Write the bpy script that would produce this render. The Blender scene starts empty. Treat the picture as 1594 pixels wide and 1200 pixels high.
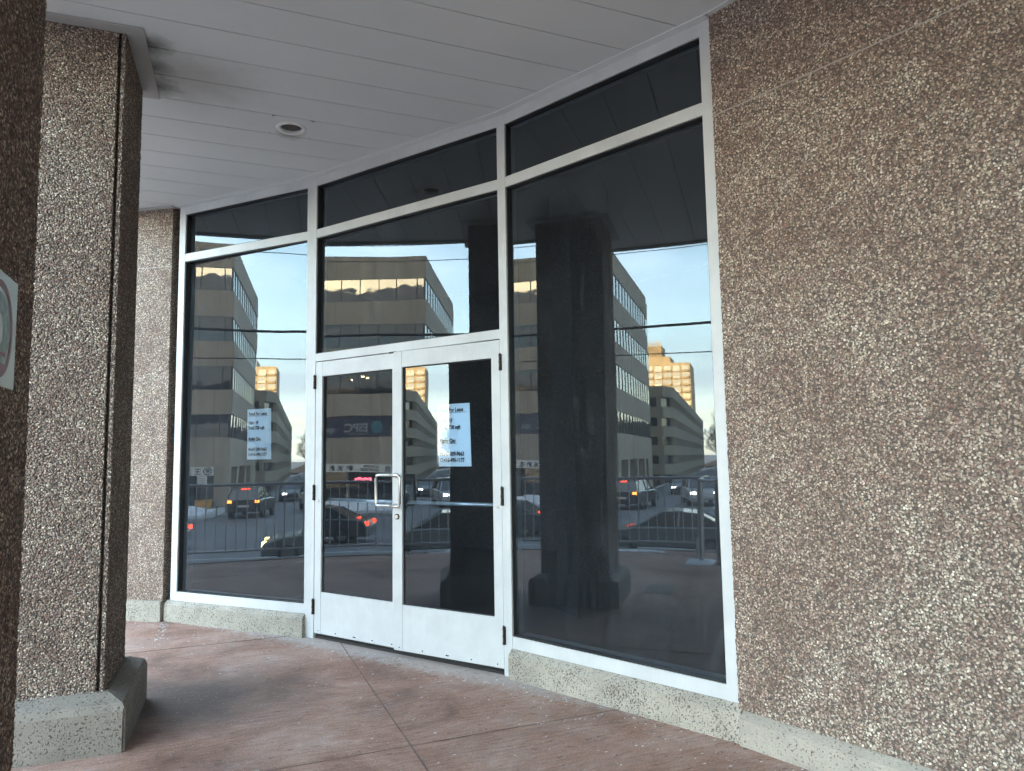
import bpy, bmesh, math, random
from mathutils import Vector, Matrix
random.seed(7)
sc = bpy.context.scene
COL = sc.collection
R = math.radians

# ------------------------------------------------------------------ camera
EYE = 1.431
cam_d = bpy.data.cameras.new('camera')
cam = bpy.data.objects.new('camera', cam_d); COL.objects.link(cam)
cam_d.sensor_fit = 'HORIZONTAL'; cam_d.sensor_width = 36.0
cam_d.lens = 36.0 * 1120.155 / 1594.0
cam_d.clip_start = 0.05; cam_d.clip_end = 3000
cr = Vector((0.92433305, -0.38122793, -0.01654319))
cu = Vector((-0.01962111, -0.09078065, 0.9956776))
cf = Vector((0.38108191, 0.91992011, 0.09139167))
cf = cu.cross(cr); cf.normalize(); cr = cf.cross(cu).normalized()
cam.matrix_world = Matrix(((cr.x, cu.x, -cf.x, 0), (cr.y, cu.y, -cf.y, 0), (cr.z, cu.z, -cf.z, EYE), (0, 0, 0, 1)))
sc.camera = cam
sc.render.resolution_x = 1024; sc.render.resolution_y = 771

# ------------------------------------------------------------------ light
SUN_AZ, SUN_EL = 24.0, 5.5            # degrees anticlockwise from +x, above the horizon
world = bpy.data.worlds.new("World"); sc.world = world; world.use_nodes = True
wn = world.node_tree.nodes; wl = world.node_tree.links
for n in list(wn): wn.remove(n)
wo = wn.new('ShaderNodeOutputWorld'); wb = wn.new('ShaderNodeBackground')
sky = wn.new('ShaderNodeTexSky'); sky.sky_type = 'NISHITA'; sky.sun_disc = False
sky.sun_elevation = R(SUN_EL); sky.sun_rotation = R(90 - SUN_AZ)
sky.air_density = 1.0; sky.dust_density = 0.6; sky.ozone_density = 1.0
wb.inputs['Strength'].default_value = 0.15
tc = wn.new('ShaderNodeTexCoord')
mp = wn.new('ShaderNodeMapping'); mp.inputs['Scale'].default_value = (1.0, 1.0, 4.5)
mp.inputs['Location'].default_value = (3.1, 1.7, 0.4)
nz = wn.new('ShaderNodeTexNoise'); nz.inputs['Scale'].default_value = 2.3; nz.inputs['Detail'].default_value = 7
nz.inputs['Roughness'].default_value = 0.55; nz.inputs['Distortion'].default_value = 0.4
cramp = wn.new('ShaderNodeValToRGB'); cramp.color_ramp.elements[0].position = 0.47; cramp.color_ramp.elements[1].position = 0.72
sep = wn.new('ShaderNodeSeparateXYZ')
eramp = wn.new('ShaderNodeValToRGB')
eramp.color_ramp.elements[0].position = 0.0; eramp.color_ramp.elements[0].color = (4.9, 4.85, 4.1, 1)
eramp.color_ramp.elements[1].position = 0.45; eramp.color_ramp.elements[1].color = (3.4, 4.0, 4.8, 1)
e = eramp.color_ramp.elements.new(0.14); e.color = (3.7, 4.3, 4.7, 1)
cm = wn.new('ShaderNodeMath'); cm.operation = 'MULTIPLY_ADD'; cm.inputs[1].default_value = 0.62; cm.use_clamp = True
veil = wn.new('ShaderNodeMapRange'); veil.inputs['From Min'].default_value = 0.0; veil.inputs['From Max'].default_value = 0.35
veil.inputs['To Min'].default_value = 0.55; veil.inputs['To Max'].default_value = 0.12
mx = wn.new('ShaderNodeMix'); mx.data_type = 'RGBA'
wl.new(tc.outputs['Generated'], mp.inputs['Vector']); wl.new(mp.outputs[0], nz.inputs['Vector'])
wl.new(nz.outputs['Fac'], cramp.inputs['Fac']); wl.new(cramp.outputs['Color'], cm.inputs[0])
wl.new(sep.outputs['Z'], veil.inputs['Value']); wl.new(veil.outputs[0], cm.inputs[2]); wl.new(tc.outputs['Generated'], sep.inputs[0]); wl.new(sep.outputs['Z'], eramp.inputs['Fac'])
wl.new(cm.outputs[0], mx.inputs[0]); wl.new(sky.outputs[0], mx.inputs[6]); wl.new(eramp.outputs[0], mx.inputs[7])
# warmer towards the low sun, grey cloud bars low over the horizon
dt = wn.new('ShaderNodeVectorMath'); dt.operation = 'DOT_PRODUCT'; dt.inputs[1].default_value = (math.cos(R(SUN_AZ)), math.sin(R(SUN_AZ)), 0.0)
dr = wn.new('ShaderNodeMapRange'); dr.inputs['From Min'].default_value = 0.35; dr.inputs['From Max'].default_value = 0.95
dr.inputs['To Max'].default_value = 0.9
gm = wn.new('ShaderNodeMix'); gm.data_type = 'RGBA'; gm.inputs[7].default_value = (7.5, 4.9, 1.9, 1)
wl.new(tc.outputs['Generated'], dt.inputs[0]); wl.new(dt.outputs['Value'], dr.inputs['Value']); wl.new(dr.outputs[0], gm.inputs[0])
wl.new(eramp.outputs[0], gm.inputs[6]); wl.new(gm.outputs[2], mx.inputs[7])
mp2 = wn.new('ShaderNodeMapping'); mp2.inputs['Scale'].default_value = (1.2, 1.2, 13.0); mp2.inputs['Location'].default_value = (0.3, 5.2, 1.1)
nz2 = wn.new('ShaderNodeTexNoise'); nz2.inputs['Scale'].default_value = 2.0; nz2.inputs['Detail'].default_value = 6; nz2.inputs['Roughness'].default_value = 0.55
cr2 = wn.new('ShaderNodeValToRGB'); cr2.color_ramp.elements[0].position = 0.48; cr2.color_ramp.elements[1].position = 0.66
lo2 = wn.new('ShaderNodeMapRange'); lo2.inputs['From Min'].default_value = 0.12; lo2.inputs['From Max'].default_value = 0.32
lo2.inputs['To Min'].default_value = 0.55; lo2.inputs['To Max'].default_value = 0.0
ml2 = wn.new('ShaderNodeMath'); ml2.operation = 'MULTIPLY'
mx2 = wn.new('ShaderNodeMix'); mx2.data_type = 'RGBA'; mx2.inputs[7].default_value = (2.0, 2.15, 2.5, 1)
wl.new(tc.outputs['Generated'], mp2.inputs['Vector']); wl.new(mp2.outputs[0], nz2.inputs['Vector']); wl.new(nz2.outputs['Fac'], cr2.inputs['Fac'])
wl.new(sep.outputs['Z'], lo2.inputs['Value']); wl.new(lo2.outputs[0], ml2.inputs[0]); wl.new(cr2.outputs['Color'], ml2.inputs[1])
wl.new(ml2.outputs[0], mx2.inputs[0]); wl.new(mx.outputs[2], mx2.inputs[6]); wl.new(mx2.outputs[2], wb.inputs['Color'])
wl.new(wb.outputs[0], wo.inputs['Surface'])

sl = bpy.data.lights.new('sun', 'SUN'); sl.energy = 3.2; sl.angle = R(0.5); sl.color = (1.0, 0.66, 0.30)
so = bpy.data.objects.new('sun', sl); COL.objects.link(so)
sd = Vector((math.cos(R(SUN_AZ)) * math.cos(R(SUN_EL)), math.sin(R(SUN_AZ)) * math.cos(R(SUN_EL)), math.sin(R(SUN_EL))))
so.rotation_euler = sd.to_track_quat('Z', 'Y').to_euler()
sc.view_settings.view_transform = 'Standard'; sc.view_settings.look = 'None'
sc.view_settings.gamma = 1.0; sc.view_settings.exposure = 4.25
sc.cycles.max_bounces = 12; sc.cycles.glossy_bounces = 6; sc.cycles.transparent_max_bounces = 12

# ------------------------------------------------------------------ materials
class NT:
    def __init__(s, name):
        s.m = bpy.data.materials.new(name); s.m.use_nodes = True
        s.t = s.m.node_tree; s.n = s.t.nodes; s.l = s.t.links
        s.b = s.n['Principled BSDF']; s.out = s.n['Material Output']
    def new(s, t, **k):
        n = s.n.new(t)
        for a, v in k.items(): setattr(n, a, v)
        return n
    def coord(s, scale=(1, 1, 1), rot=(0, 0, 0), kind='Object'):
        c = s.new('ShaderNodeTexCoord'); m = s.new('ShaderNodeMapping')
        m.inputs['Scale'].default_value = scale; m.inputs['Rotation'].default_value = rot
        s.l.new(c.outputs[kind], m.inputs['Vector']); return m.outputs[0]
    def noise(s, vec, scale, detail=4, rough=0.5, dist=0.0):
        n = s.new('ShaderNodeTexNoise'); n.inputs['Scale'].default_value = scale; n.inputs['Detail'].default_value = detail
        n.inputs['Roughness'].default_value = rough; n.inputs['Distortion'].default_value = dist
        s.l.new(vec, n.inputs['Vector']); return n.outputs['Fac']
    def voro(s, vec, scale, feature='F1'):
        n = s.new('ShaderNodeTexVoronoi', feature=feature); n.inputs['Scale'].default_value = scale
        s.l.new(vec, n.inputs['Vector']); return n
    def ramp(s, fac, stops, interp='LINEAR'):
        r = s.new('ShaderNodeValToRGB'); r.color_ramp.interpolation = interp
        el = r.color_ramp.elements
        while len(el) < len(stops): el.new(0.5)
        for e_, (p, c) in zip(el, stops):
            e_.position = p; e_.color = c if isinstance(c, tuple) and len(c) == 4 else ((*c, 1) if isinstance(c, tuple) else (c, c, c, 1))
        s.l.new(fac, r.inputs['Fac']); return r.outputs['Color']
    def mix(s, fac, a, b, mode='MIX'):
        m = s.new('ShaderNodeMix', data_type='RGBA', blend_type=mode)
        for i, v in ((0, fac), (6, a), (7, b)):
            if hasattr(v, 'links') or hasattr(v, 'is_linked'): s.l.new(v, m.inputs[i])
            else: m.inputs[i].default_value = v if i == 0 else (*v, 1)
        return m.outputs[2]
    def math(s, op, a, b=None):
        m = s.new('ShaderNodeMath', operation=op)
        for i, v in enumerate((a, b)):
            if v is None: continue
            if hasattr(v, 'is_linked'): s.l.new(v, m.inputs[i])
            else: m.inputs[i].default_value = v
        return m.outputs[0]
    def bump(s, h, dist, strength=1.0, to=None):
        b = s.new('ShaderNodeBump'); b.inputs['Distance'].default_value = dist; b.inputs['Strength'].default_value = strength
        s.l.new(h, b.inputs['Height']); s.l.new(b.outputs[0], (to or s.b).inputs['Normal']); return b
    def base(s, c):
        if hasattr(c, 'is_linked'): s.l.new(c, s.b.inputs['Base Color'])
        else: s.b.inputs['Base Color'].default_value = (*c, 1)
    def set(s, **k):
        for a, v in k.items():
            a = a.replace('_', ' '); 
            if hasattr(v, 'is_linked'): s.l.new(v, s.b.inputs[a])
            else: s.b.inputs[a].default_value = v

def plain(name, c, rough=0.6, metal=0.0, var=0.12, vs=6.0):
    t = NT(name); v = t.coord(); n = t.noise(v, vs, 5, 0.6)
    lo = tuple(x * (1 - var) for x in c); hi = tuple(min(1, x * (1 + var)) for x in c)
    t.base(t.ramp(n, [(0.3, lo), (0.7, hi)])); t.set(Roughness=rough, Metallic=metal); return t.m

def pebble(name, scale=78.0, gain=1.0, disp=False):
    t = NT(name); v = t.coord()
    nd = t.new('ShaderNodeTexNoise'); nd.inputs['Scale'].default_value = 55; nd.inputs['Detail'].default_value = 1
    t.l.new(v, nd.inputs['Vector'])
    off = t.new('ShaderNodeVectorMath', operation='SCALE'); off.inputs['Scale'].default_value = 0.012
    t.l.new(nd.outputs['Color'], off.inputs[0])
    av = t.new('ShaderNodeVectorMath', operation='ADD'); t.l.new(v, av.inputs[0]); t.l.new(off.outputs[0], av.inputs[1])
    vv = av.outputs[0]
    vo = t.voro(vv, scale); sp = t.new('ShaderNodeSeparateColor'); t.l.new(vo.outputs['Color'], sp.inputs[0])
    g = gain
    stone = t.ramp(sp.outputs[0], [(0.0, (0.10*g, 0.078*g, 0.066*g)), (0.07, (0.17*g, 0.13*g, 0.105*g)), (0.24, (0.25*g, 0.19*g, 0.16*g)),
        (0.40, (0.235*g, 0.215*g, 0.19*g)), (0.55, (0.34*g, 0.29*g, 0.245*g)), (0.67, (0.40*g, 0.365*g, 0.325*g)), (0.78, (0.27*g, 0.18*g, 0.17*g)), (0.85, (0.48*g, 0.445*g, 0.39*g)), (0.95, (0.60*g, 0.57*g, 0.51*g))], 'CONSTANT')
    big = t.noise(v, 1.7, 5, 0.6)
    tint = t.ramp(big, [(0.28, (0.78, 0.65, 0.57)), (0.5, (1.03, 0.94, 0.86)), (0.70, (1.28, 1.28, 1.20))])
    mid = t.noise(v, 9.0, 3, 0.6)
    tint2 = t.ramp(mid, [(0.3, (0.80, 0.72, 0.72)), (0.7, (1.14, 1.17, 1.15))])
    c = t.mix(1.0, stone, tint, 'MULTIPLY'); c = t.mix(1.0, c, tint2, 'MULTIPLY')
    # matrix between the stones
    gap = t.ramp(vo.outputs['Distance'], [(0.46, 0.0), (0.66, 1.0)])
    c = t.mix(gap, c, (0.10*g, 0.082*g, 0.07*g))
    t.base(c); t.set(Roughness=0.78)
    h = t.math('SUBTRACT', 0.8, vo.outputs['Distance'])
    h2 = t.math('MULTIPLY', sp.outputs[1], 0.45)
    h = t.math('ADD', h, h2)
    t.bump(h, 0.007, 0.9)
    if disp:
        dn_ = t.new('ShaderNodeDisplacement'); dn_.inputs['Midlevel'].default_value = 0.8; dn_.inputs['Scale'].default_value = 0.0065
        t.l.new(h, dn_.inputs['Height']); t.l.new(dn_.outputs[0], t.out.inputs['Displacement'])
        t.m.displacement_method = 'BOTH'
    return t.m

def concrete(name, c, pit=0.35, scale=60, pitc=(0.10, 0.09, 0.075)):
    t = NT(name); v = t.coord(); n = t.noise(v, 4, 6, 0.65)
    base = t.ramp(n, [(0.3, tuple(x * 0.78 for x in c)), (0.7, tuple(min(1, x * 1.15) for x in c))])
    fine = t.noise(v, 130, 3, 0.7)
    base = t.mix(0.35, base, t.ramp(fine, [(0.3, 0.25), (0.7, 0.95)]), 'MULTIPLY')
    patch = t.noise(v, 5, 3, 0.6); pn = t.noise(v, scale, 3, 0.6, 0.3)
    thr = t.math('SUBTRACT', 0.70, t.math('MULTIPLY', patch, pit))
    pm = t.ramp(t.math('SUBTRACT', pn, thr), [(0.0, 0.0), (0.035, 1.0)])
    t.base(t.mix(pm, base, pitc)); t.set(Roughness=0.85)
    h = t.math('SUBTRACT', fine, pm); t.bump(h, 0.004, 0.8); return t.m

M = {}
M['pebble'] = pebble('pebble_aggregate', 110.0, 1.08)
M['pebble_relief'] = pebble('pebble_aggregate_relief', 110.0, 1.08, True)
M['plinth'] = concrete('pitted_cream_concrete', (0.41, 0.375, 0.315), 0.27, 110)
M['plinth_smooth'] = concrete('smooth_plinth_concrete', (0.40, 0.365, 0.31), 0.15, 90)
M['base'] = concrete('grey_base_concrete', (0.25, 0.222, 0.187), 0.22, 95, (0.06, 0.055, 0.05))
M['score'] = plain('mortar_line', (0.34, 0.31, 0.28), 0.8)
M['jointbrown'] = plain('dirty_joint', (0.15, 0.10, 0.08), 0.9, 0, 0.5, 9)
M['ringwhite'] = plain('white_trim_ring', (0.72, 0.74, 0.74), 0.4)
M['reflector'] = plain('dull_reflector', (0.20, 0.20, 0.195), 0.4, 0.4)
M['rubber'] = plain('black_gasket', (0.012, 0.012, 0.013), 0.5)
M['dark'] = plain('dark_gap', (0.02, 0.018, 0.017), 0.8)
M['brown'] = plain('bronze_hinge_metal', (0.035, 0.022, 0.018), 0.45, 0.4, 0.4, 40)
M['steel'] = plain('brushed_steel', (0.62, 0.62, 0.60), 0.32, 0.85)
M['bar'] = plain('push_bar_metal', (0.75, 0.80, 0.86), 0.3, 0.5)

def alum():
    t = NT('white_painted_aluminium'); v = t.coord((3, 3, 3)); n = t.noise(v, 1.5, 5, 0.6)
    c = t.ramp(n, [(0.3, (0.45, 0.465, 0.47)), (0.7, (0.54, 0.555, 0.56))])
    v2 = t.coord((60, 60, 2)); st = t.noise(v2, 1.0, 4, 0.7)
    c = t.mix(0.16, c, t.ramp(st, [(0.35, 0.80), (0.6, 1.0)]), 'MULTIPLY')
    v3 = t.coord(); sp = t.noise(v3, 90, 2, 0.5)
    c = t.mix(t.ramp(sp, [(0.74, 0.0), (0.80, 0.55)]), c, (0.25, 0.22, 0.18))
    t.base(c); t.set(Roughness=0.42); t.bump(st, 0.0006, 0.5); return t.m
M['alum'] = alum()

def soffit():
    t = NT('white_soffit_panels'); v = t.coord(); n = t.noise(v, 0.8, 5, 0.6)
    c = t.ramp(n, [(0.3, (0.58, 0.62, 0.63)), (0.7, (0.66, 0.70, 0.715))])
    f = t.noise(v, 38, 3, 0.7)
    c = t.mix(t.ramp(f, [(0.66, 0.0), (0.78, 0.35)]), c, (0.30, 0.28, 0.25))
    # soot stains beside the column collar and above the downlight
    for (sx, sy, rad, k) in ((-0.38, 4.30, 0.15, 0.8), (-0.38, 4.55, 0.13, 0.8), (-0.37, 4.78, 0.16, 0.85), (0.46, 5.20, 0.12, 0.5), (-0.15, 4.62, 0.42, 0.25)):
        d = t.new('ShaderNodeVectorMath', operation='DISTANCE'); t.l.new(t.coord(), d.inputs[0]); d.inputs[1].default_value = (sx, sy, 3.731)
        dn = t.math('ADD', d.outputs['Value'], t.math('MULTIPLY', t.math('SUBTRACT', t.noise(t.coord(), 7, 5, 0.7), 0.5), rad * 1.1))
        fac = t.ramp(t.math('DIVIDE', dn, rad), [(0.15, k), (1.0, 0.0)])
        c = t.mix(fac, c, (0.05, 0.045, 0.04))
    t.base(c); t.set(Roughness=0.6); return t.m
M['soffit'] = soffit()
M['collar'] = plain('collar_trim', (0.38, 0.385, 0.385), 0.6)

def floor_mat():
    t = NT('red_stamped_concrete'); v = t.coord()
    big = t.noise(v, 1.5, 8, 0.68, 0.6)
    c = t.ramp(big, [(0.30, (0.18, 0.094, 0.067)), (0.46, (0.33, 0.183, 0.130)), (0.56, (0.40, 0.245, 0.185)), (0.70, (0.52, 0.37, 0.31))])
    # brushed streaks along x
    vs = t.coord((2.2, 20, 1), (0, 0, R(-8))); st = t.noise(vs, 2.2, 6, 0.72, 0.4)
    c = t.mix(0.48, c, t.ramp(st, [(0.36, 0.42), (0.52, 0.95), (0.68, 1.25)]), 'MULTIPLY')
    gr = t.noise(v, 85, 4, 0.8); c = t.mix(0.5, c, t.ramp(gr, [(0.34, 0.45), (0.62, 1.2)]), 'MULTIPLY')
    # salt bloom
    sb = t.noise(t.coord((3, 26, 1), (0, 0, R(-4))), 3.0, 6, 0.75, 0.6); area = t.noise(v, 1.3, 4, 0.6)
    k = t.math('MULTIPLY', t.ramp(sb, [(0.56, 0.0), (0.64, 0.9)]), t.ramp(area, [(0.42, 0.10), (0.60, 1.0)]))
    c = t.mix(k, c, (0.40, 0.385, 0.37))
    dust = t.noise(v, 2.1, 6, 0.7); c = t.mix(t.ramp(dust, [(0.5, 0.0), (0.8, 0.4)]), c, (0.33, 0.29, 0.27))
    # damp dirty patch with the contact shadow painted in, beside the column base
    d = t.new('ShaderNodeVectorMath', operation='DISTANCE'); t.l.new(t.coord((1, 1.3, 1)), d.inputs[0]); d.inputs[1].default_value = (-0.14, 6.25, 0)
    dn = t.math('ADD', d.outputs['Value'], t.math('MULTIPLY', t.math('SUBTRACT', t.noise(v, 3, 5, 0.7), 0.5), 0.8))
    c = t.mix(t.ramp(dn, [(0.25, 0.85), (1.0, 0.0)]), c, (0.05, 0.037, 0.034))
    # salt and grit gathered along the doors
    c1 = t.new('ShaderNodeVectorMath', operation='DISTANCE'); t.l.new(t.coord((1, 1, 1), (0, 0, R(56.7))), c1.inputs[0])
    ca, sa = math.cos(R(56.7)), math.sin(R(56.7)); mxy = (1.247 * ca - 5.2 * sa, 1.247 * sa + 5.2 * ca)
    sxx = t.new('ShaderNodeSeparateXYZ'); t.l.new(t.coord((1, 1, 1), (0, 0, R(56.7))), sxx.inputs[0])
    across = t.math('ABSOLUTE', t.math('SUBTRACT', sxx.outputs['Y'], mxy[1] - 0.05))
    gn = t.math('ADD', across, t.math('MULTIPLY', t.math('SUBTRACT', t.noise(v, 14, 5, 0.75), 0.5), 0.55))
    c = t.mix(t.ramp(gn, [(0.06, 0.75), (0.20, 0.0)]), c, (0.40, 0.37, 0.345))
    sp = t.noise(t.coord((1, 1.8, 1), (0, 0, R(15))), 42, 4, 0.75); c = t.mix(t.ramp(sp, [(0.635, 0.0), (0.665, 0.8)]), c, (0.6, 0.57, 0.54))
    sp2 = t.noise(t.coord((1, 2.8, 1), (0, 0, R(-10))), 13, 4, 0.65); c = t.mix(t.ramp(sp2, [(0.61, 0.0), (0.67, 0.75)]), c, (0.07, 0.05, 0.045))
    t.base(c); t.set(Roughness=0.72)
    h = t.math('ADD', t.math('MULTIPLY', st, 0.8), t.noise(v, 120, 3, 0.7)); t.bump(h, 0.008, 0.8); return t.m
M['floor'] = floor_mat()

def glass_mat(name, tint, streak=1.0, ior=1.85):
    t = NT(name)
    for n in (t.b,): t.n.remove(n)
    tr = t.new('ShaderNodeBsdfTransparent'); tr.inputs['Color'].default_value = (*tint, 1)
    gl = t.new('ShaderNodeBsdfGlossy'); gl.inputs['Roughness'].default_value = 0.0; gl.inputs['Color'].default_value = (0.80, 0.92, 1.0, 1)
    df = t.new('ShaderNodeBsdfDiffuse')
    df.inputs['Color'].default_value = (0.42, 0.46, 0.52, 1)
    fr = t.new('ShaderNodeFresnel'); fr.inputs['IOR'].default_value = ior
    m1 = t.new('ShaderNodeMixShader'); m2 = t.new('ShaderNodeMixShader')
    # vertical washing streaks and film of dust
    v = t.coord((190, 190, 3.0)); st = t.noise(v, 1.0, 6, 0.7)
    v2 = t.coord((1, 1, 0.6)); area = t.noise(v2, 2.6, 4, 0.6)
    fine = t.noise(t.coord(), 160, 2, 0.6)
    k = t.math('MULTIPLY', t.ramp(st, [(0.35, 0.016), (0.72, 0.016 + 0.050 * streak)]), t.ramp(area, [(0.35, 0.55), (0.7, 1.0)]))
    sm = t.noise(t.coord((1.2, 1.2, 0.5)), 3.5, 7, 0.7, 1.2)
    k = t.math('ADD', k, t.ramp(sm, [(0.56, 0.0), (0.74, 0.045 * streak)]))
    k = t.math('ADD', k, t.ramp(fine, [(0.68, 0.0), (0.76, 0.10)]))
    t.l.new(fr.outputs[0], m1.inputs[0]); t.l.new(tr.outputs[0], m1.inputs[1]); t.l.new(gl.outputs[0], m1.inputs[2])
    t.l.new(k, m2.inputs[0]); t.l.new(m1.outputs[0], m2.inputs[1]); t.l.new(df.outputs[0], m2.inputs[2])
    t.l.new(m2.outputs[0], t.out.inputs['Surface']); return t.m
M['glass'] = glass_mat('tinted_window_glass', (0.55, 0.64, 0.72))
M['glass_door'] = glass_mat('tinted_door_glass', (0.70, 0.81, 0.90), 0.35)
M['paper'] = plain('printed_paper', (0.82, 0.86, 0.90), 0.7, 0, 0.04)
M['ink'] = plain('black_ink', (0.01, 0.01, 0.015), 0.6)
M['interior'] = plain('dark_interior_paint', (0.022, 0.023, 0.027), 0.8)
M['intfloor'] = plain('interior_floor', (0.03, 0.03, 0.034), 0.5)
M['asphalt'] = plain('salted_asphalt', (0.14, 0.145, 0.155), 0.7, 0, 0.3, 0.6)
M['lane'] = plain('worn_road_paint', (0.45, 0.45, 0.44), 0.7, 0, 0.3, 5)
M['kerb'] = concrete('kerb_concrete', (0.30, 0.29, 0.27), 0.04)
M['pave'] = plain('slushy_paving', (0.34, 0.345, 0.35), 0.8, 0, 0.25, 2)
def snow_mat():
    t = NT('old_snow'); v = t.coord(); n = t.noise(v, 2.5, 6, 0.7)
    t.base(t.ramp(n, [(0.35, (0.45, 0.45, 0.46)), (0.55, (0.80, 0.82, 0.85))])); t.set(Roughness=0.7); t.bump(n, 0.15, 0.7); return t.m
M['snow'] = snow_mat()
M['rail'] = plain('grey_painted_railing', (0.40, 0.42, 0.44), 0.45, 0.3)
def kwall():
    t = NT('tan_precast_panels'); v = t.coord(); n = t.noise(v, 0.35, 5, 0.6)
    c = t.ramp(n, [(0.3, (0.30, 0.25, 0.195)), (0.7, (0.39, 0.33, 0.265))])
    s_ = t.noise(t.coord((1.2, 1.2, 0.12)), 1.2, 5, 0.7); c = t.mix(0.6, c, t.ramp(s_, [(0.35, 0.60), (0.6, 1.0)]), 'MULTIPLY')
    sx = t.new('ShaderNodeSeparateXYZ'); t.l.new(v, sx.inputs[0])
    jx = t.math('LESS_THAN', t.math('FRACT', t.math('DIVIDE', sx.outputs['Y'], 2.9)), 0.012); c = t.mix(jx, c, (0.12, 0.10, 0.08))
    t.base(c); t.set(Roughness=0.85); return t.m
M['kwall'] = kwall()
def kglass(name, refl, c=(0.02, 0.025, 0.03), wav=0.02):
    t = NT(name); t.base(c); t.set(Roughness=0.03)
    t.b.inputs['Specular IOR Level'].default_value = 1.0; t.b.inputs['IOR'].default_value = refl
    v = t.coord(); n = t.noise(v, 0.45, 2, 0.5); t.bump(n, wav, 1.0); return t.m
M['kglass'] = kglass('mirrored_office_glass', 3.4)
M['mullion'] = plain('dark_mullion', (0.05, 0.05, 0.05), 0.5)
M['shopglass'] = kglass('shop_glass', 1.6)
M['brick'] = plain('tan_brick', (0.46, 0.36, 0.23), 0.85, 0, 0.15, 1.5)
M['gwall'] = plain('olive_grey_precast', (0.27, 0.235, 0.18), 0.85, 0, 0.12, 0.4)
M['upper'] = plain('upper_storey_precast', (0.30, 0.24, 0.20), 0.85, 0, 0.15, 0.5)
M['wire'] = plain('cable_rubber', (0.015, 0.015, 0.017), 0.6)
M['bark'] = plain('bare_bark', (0.06, 0.052, 0.045), 0.9, 0, 0.3, 2)
M['signwhite'] = plain('white_sign_panel', (0.62, 0.60, 0.57), 0.5, 0, 0.05)
M['signdark'] = plain('dark_banner', (0.045, 0.045, 0.07), 0.5)
M['teal'] = plain('teal_print', (0.07, 0.17, 0.20), 0.5)
M['grey_print'] = plain('grey_print', (0.30, 0.30, 0.30), 0.5)
M['amberboard'] = plain('amber_board', (0.55, 0.28, 0.08), 0.6)
M['tyre'] = plain('tyre_rubber', (0.02, 0.02, 0.02), 0.8)
M['rim'] = plain('alloy_rim', (0.35, 0.35, 0.36), 0.35, 0.8)
M['carglass'] = kglass('car_glass', 1.8, (0.015, 0.018, 0.02))
def paint(name, c):
    t = NT(name); n = t.noise(t.coord(), 3, 5, 0.7)
    t.base(t.ramp(n, [(0.35, tuple(x * 0.8 for x in c)), (0.75, tuple(x * 0.7 + 0.06 for x in c))]))
    t.set(Roughness=0.28); t.b.inputs['Coat Weight'].default_value = 0.6; return t.m
M['car_dark'] = paint('charcoal_car_paint', (0.03, 0.032, 0.036))
M['car_green'] = paint('dark_green_grey_car_paint', (0.15, 0.165, 0.155))
M['car_silver'] = paint('silver_car_paint', (0.42, 0.43, 0.44))
M['car_black'] = paint('black_car_paint', (0.015, 0.015, 0.017))
def lamp(name, c, s):
    t = NT(name); t.base(c); t.b.inputs['Emission Color'].default_value = (*c, 1); t.b.inputs['Emission Strength'].default_value = s; return t.m
M['tail'] = lamp('lit_tail_lamp', (1.0, 0.05, 0.02), 2)
M['amber'] = lamp('lit_amber_lamp', (1.0, 0.20, 0.03), 3)
M['head'] = lamp('lit_head_lamp', (1.0, 0.93, 0.78), 3)
M['headyellow'] = lamp('lit_yellow_lamp', (1.0, 0.75, 0.22), 3)
M['ledred'] = lamp('red_led_sign', (1.0, 0.10, 0.14), 2)
M['winlit'] = lamp('lit_office_lamp', (1.0, 0.72, 0.3), 2.0)
M['poster'] = plain('poster_paper', (0.50, 0.55, 0.53), 0.4, 0, 0.06)
M['posterprint'] = plain('poster_print_plum', (0.26, 0.09, 0.10), 0.5)
M['postergreen'] = plain('poster_print_green', (0.26, 0.34, 0.31), 0.5, 0, 0.4, 30)
M['bulb'] = plain('frosted_lamp_glass', (0.26, 0.25, 0.22), 0.4)

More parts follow.
